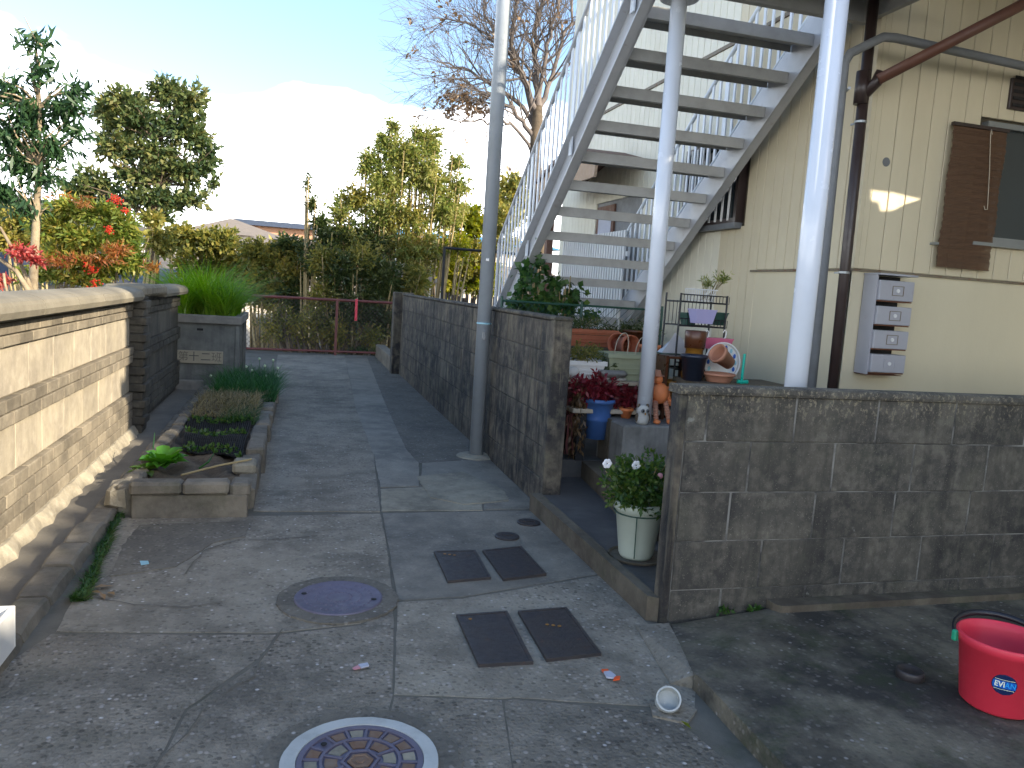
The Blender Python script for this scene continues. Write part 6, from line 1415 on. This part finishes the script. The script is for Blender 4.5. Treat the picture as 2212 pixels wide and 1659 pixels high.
bush('dark green bush in the middle of the hedge below the orange roofline', [(560, 545, 50, 36, 110, 0, 'lf_bush'), (600, 590, 60, 55, 150), (625, 535, 40, 30, 80, 0, 'lf_dark'), (560, 620, 50, 50, 110), (640, 640, 50, 60, 100, 0, 'lf_dark'), (650, 560, 40, 50, 80)], 16.2, 'lf_bush', .10, .45)
bush('sprig topped shrub standing up beside the white post in the hedge', [(675, 440, 14, 25, 22), (690, 480, 24, 22, 40), (665, 400, 8, 30, 8), (705, 520, 30, 40, 70), (680, 560, 40, 50, 90)], 15.8, 'lf_dark', .09, .35, name='shrub', cat='shrub')
bush('faded pale bush between the left trees and the garden wall', [(40, 470, 60, 30, 90), (20, 510, 60, 40, 90), (100, 520, 50, 40, 60), (350, 520, 40, 40, 60), (330, 470, 30, 20, 30)], 13.5, 'lf_bush', .09, .5)
# bamboo thicket
bush('tall dense thicket of tangled yellow-green branches at the end of the lane', [(900, 350, 75, 65, 170), (735, 455, 40, 50, 70), (760, 520, 60, 60, 90), (850, 320, 50, 50, 70), (930, 300, 40, 40, 50), (820, 440, 60, 70, 120), (960, 430, 60, 60, 100), (880, 520, 90, 70, 140), (800, 340, 30, 30, 40), (985, 350, 30, 30, 34), (850, 270, 22, 26, 26), (830, 300, 22, 25, 24), (905, 285, 30, 25, 30), (930, 320, 30, 25, 36), (880, 330, 50, 40, 80), (790, 360, 30, 30, 40), (840, 390, 60, 45, 130), (930, 390, 60, 45, 130), (990, 400, 35, 35, 50), (770, 430, 40, 40, 80, 0, 'lf_bush'), (860, 460, 70, 50, 170, 0, 'lf_bush'), (960, 460, 55, 50, 120), (800, 520, 60, 50, 150, 0, 'lf_dark'), (900, 540, 70, 55, 150, 0, 'lf_bush'), (740, 500, 40, 40, 90, 0, 'lf_dark'), (990, 530, 40, 40, 60, 0, 'lf_yel')], 16, 'lf_bam', .10, .28, per=10, tw=.3, stems=60, name='bamboo_thicket', cat='thicket', droop=.5)
bush('dark lower half of the thicket right behind the red railing', [(700, 560, 40, 40, 90, 0, 'lf_bush'), (780, 560, 60, 40, 90, 0, 'lf_bush'), (720, 700, 60, 40, 110), (740, 590, 60, 50, 170), (830, 600, 60, 55, 200), (900, 610, 40, 55, 120, 0, 'lf_bush'), (780, 660, 70, 50, 190), (830, 700, 40, 40, 80), (700, 640, 40, 50, 100, 0, 'lf_bush')], 15.2, 'lf_dark', .09, .3, per=9, stems=40, name='dark_thicket', cat='thicket')
bush('thin screen of pale twigs and yellowing leaves behind the left of the railing', [(600, 700, 50, 50, 46), (660, 710, 50, 50, 50), (720, 720, 40, 40, 50), (800, 725, 40, 30, 30)], 14.9, 'lf_bush', .07, .4, per=7, stems=26, name='shrub', cat='shrub', dens=2.2, stemmat='bark')
bush('small yellow-green tree glowing behind the black fence', [(1010, 480, 45, 45, 110), (960, 560, 30, 60, 70), (1010, 560, 50, 50, 110, 0, 'lf_bush'), (1040, 600, 50, 50, 100), (1080, 500, 40, 60, 80, 0, 'lf_bush'), (975, 610, 25, 35, 50), (1100, 470, 30, 30, 40, 0, 'lf_bush')], 19, 'lf_yel', .13, .5, name='small_tree', cat='tree', stemmat='bark')
bush('rounded green tree crown rising far behind the grey pole', [(1110, 400, 40, 30, 70), (1120, 440, 40, 40, 80), (1080, 440, 25, 30, 40), (1070, 470, 30, 25, 40, 0, 'lf_dark')], 34, 'lf_bush', .22, .55, tw=.5, name='round_tree', cat='tree', stemmat='bark')
bush('dark pointed conifer beside the rail of the stairs', [(1055, 560, 14, 40, 30), (1050, 600, 18, 30, 40)], 22, 'lf_dark', .12, .2, name='conifer', cat='tree', stemmat='bark')
bush('low bushes growing down the bank left of the bamboo', [(530, 600, 60, 30, 70), (590, 650, 50, 30, 60)], 18, 'lf_bush', .09, .45, name='bush')
# bare tree
def bare_tree():
    y = 16.5; b0 = ground_base(1168, 640, y); t = thing('bare_tree', 'nearly leafless tree with fine spreading twigs behind the grey pole and the stairs', 'tree', b0)
    tk = MB(); br = MB(); tips = []
    def up(p, d, l, r, lev):
        n = 4; pts = [Vector(p)]; dd = Vector(d).normalized()
        for k in range(n):
            dd = (dd+Vector((nr.normal(), nr.normal(), nr.normal()))*.10+Vector((0, 0, .05 if lev < 3 else .02))).normalized(); pts.append(pts[-1]+dd*l/n)
        rs = [r*(1-.36*k/n) for k in range(n+1)]
        (tk if lev == 0 else br).tube(pts, rs, 8 if lev < 2 else (5 if lev < 4 else 3), False)
        if lev >= 5: tips.append((pts[-1], dd)); return
        nb_ = 3 if lev < 2 else 4
        for k in range(nb_):
            a_ = rnd.uniform(0, 6.283); side = dd.orthogonal().normalized(); side.rotate(Matrix.Rotation(a_, 3, dd)); sp2 = rnd.uniform(.35, .8)
            q = pts[-1] if k < 2 else pts[rnd.choice((2, 3))]
            up(q, dd+side*sp2, l*rnd.uniform(.66, .86), max(.0036, rs[-1]*rnd.uniform(.62, .8)), lev+1)
    O = lambda u, v, d=0: Vector(ony(u, v, y+d))
    main = [((1166, 520), (1160, 420), (1153, 347), (1160, 272), (1163, 231), .0, .19, .10),
            ((1163, 231), (1160, 180), (1158, 136), (1154, 68), (1173, -10), .2, .085, .035),
            ((1161, 262), (1140, 200), (1119, 157), (1102, 80), (1125, -10), -.3, .08, .03),
            ((1163, 236), (1185, 190), (1198, 150), (1222, 70), (1235, 0), .3, .065, .025),
            ((1156, 300), (1130, 262), (1091, 225), (1040, 190), (985, 170), -.2, .06, .018),
            ((1158, 285), (1110, 215), (1050, 175), (1000, 150), (955, 135), .3, .055, .016),
            ((1119, 157), (1095, 110), (1050, 70), (1010, 50), (965, 40), .2, .045, .014),
            ((1152, 335), (1105, 268), (1070, 262), (1025, 262), (975, 258), -.3, .04, .012),
            ((1160, 280), (1130, 160), (1080, 95), (1050, 30), (1030, -30), .5, .05, .018),
            ((1160, 260), (1178, 120), (1190, 60), (1205, 10), (1215, -40), -.4, .05, .02)]
    tk.tube([b0, O(1166, 522)], [.22, .20], 10, False)
    for mi, q in enumerate(main):
        P5 = [O(*q[k], q[5]*k/4) for k in range(5)]; rs = [q[6]+(q[7]-q[6])*k/4 for k in range(5)]; fine = []; fr_ = []
        for k in range(4):
            for f in (0, .34, .67): p = P5[k].lerp(P5[k+1], f); p += Vector((nr.normal(), nr.normal(), nr.normal()))*(.03 if k+f > 0 else 0); fine.append(p); fr_.append(rs[k]+(rs[k+1]-rs[k])*f)
        fine.append(P5[4]); fr_.append(rs[4]); (tk if mi == 0 else br).tube(fine, fr_, 8, False)
        if mi == 0: continue
        for k in range(3, 13):
            dd = (fine[k]-fine[k-1]).normalized()
            for _ in range(2 if k < 12 else 3):
                side = Vector((nr.normal(), nr.normal(), nr.normal()*.8+.25)).normalized(); up(fine[k], dd*.9+side*.9, rnd.uniform(.45, .8), max(.008, fr_[k]*.45), 3)
    tk.build('trunk', 'bark', t, smooth=True); br.build('limbs', 'bark_purple', t, smooth=True)
    E_, D_ = [], []
    for p, d in tips:
        c_ = ony(990, 220, y); cl = (Vector(p)-Vector(c_)).length < .55
        if rnd.random() < (.35 if cl else .02): E_.append(p); D_.append(d)
    for q in range(75): p = ony(965+rnd.random()*85, 205+rnd.random()*45, y); E_.append(Vector(p)); D_.append(Vector((rnd.uniform(-1, 1), 0, -.3)))
    V = twig_leaves(np.array([tuple(e) for e in E_]), np.array([tuple(d) for d in D_]), 6, .16, .10, .5, .8, .8); ob('dead_leaves', quads_mesh('dead_leaves', V-np.array(wloc(t)), 'lf_brown'), t)
    return len(tips)
print('bare tips', bare_tree())

# ================================================================ FAR HOUSES
def house(label, x, y, z, w_, d, h, rh, rot, wall, roof, group='houses beyond the lane', hip=True, wins=3, name='far_house'):
    t = thing(name, label, 'house', (x, y, z), group); cr, sr = math.cos(rot), math.sin(rot)
    def rr(b): b.v = [(x+(p[0])*cr-p[1]*sr, y+p[0]*sr+p[1]*cr, z+p[2]) for p in b.v]; return b
    rr(MB().box((-w_/2, -d/2, 0), (w_/2, d/2, h))).build('wall', wall, t)
    o = .5; rl_ = w_/2-(d*.45 if hip else -o)
    vs = [(-w_/2-o, -d/2-o, h), (w_/2+o, -d/2-o, h), (w_/2+o, d/2+o, h), (-w_/2-o, d/2+o, h), (-rl_, 0, h+rh), (rl_, 0, h+rh)]
    rr(MB().add(vs, [(0, 1, 5, 4), (2, 3, 4, 5), (1, 2, 5), (3, 0, 4), (3, 2, 1, 0)])).build('roof', roof, t)
    for k in range(wins):
        wx = -w_/2+w_*(k+.5)/wins; f = rr(MB().box((wx-.75, -d/2-.05, h*.42), (wx+.75, -d/2-.001, h*.80))).build('window', 'alu', t); rr(MB().box((wx-.65, -d/2-.07, h*.46), (wx+.65, -d/2-.051, h*.76))).build('pane', 'glass', f)
    return t
p = ony(500, 497, 46); house('house with a broad grey-brown hipped roof on the far side, left of the others', p[0], 46, p[2]-3.75, 4.3, 4.5, 3.4, .95, .12, 'housew', 'roof')
p = ony(690, 500, 52); house('long far house with an orange wall under a thin dark roof', p[0], 54, p[2]-3.5, 9.5, 5, 3.5, .5, 0, 'houseo', 'roofdark', hip=False, wins=4)
p = ony(610, 545, 40); house('pale house with small windows half hidden by the hedge', p[0], 42, p[2]-2.6, 5, 4, 2.9, .6, .1, 'housew', 'roof')
p = ony(20, 600, 17); house('dark roofed shed just over the garden wall at the far left', p[0]-.8, 19, p[2]-2.4, 4.2, 3, 2.3, .9, .2, 'housew', 'roofdark', wins=2, hip=False)
p = ony(270, 622, 24); house('low white building glimpsed under the nandina leaves', p[0], 26, p[2]-2.5, 6.5, 3, 2.6, .5, .05, 'housew', 'roofdark', wins=3, hip=False)
p = ony(360, 575, 30); house('white gabled house peeping between the tree trunk and the planter grass', p[0]+.4, 31, p[2]-3.1, 3.0, 3, 2.9, .9, .5, 'housew', 'housew', wins=1, hip=False)
p = ony(990, 545, 24); house('white walled house with a blue roof edge behind the yellow tree', p[0]+.5, 26, p[2]-3.1, 4.2, 4, 3.4, .35, .1, 'housew', 'bluetrim', wins=2, hip=False)
p = ony(600, 680, 22); house('white house low on the slope, showing through the railing', p[0], 27, p[2]-2.6, 6.5, 4, 3.1, 1, -.1, 'housew', 'roof', wins=3, hip=False)
p = ony(1075, 635, 22); house('low roof with a pale gable beyond the end of the long block wall', p[0], 24, p[2]-1.7, 3.5, 4, 1.9, .7, .3, 'housew', 'roof', wins=1, hip=False)
p = ony(684, 560, 20); solid('white_post', MB().tube([(p[0], 20, -4), (p[0], 20, p[2]+1.0)], .06, 8), 'white', 'slender white pole standing in the far hedge', 'pole', (p[0], 20, -4))
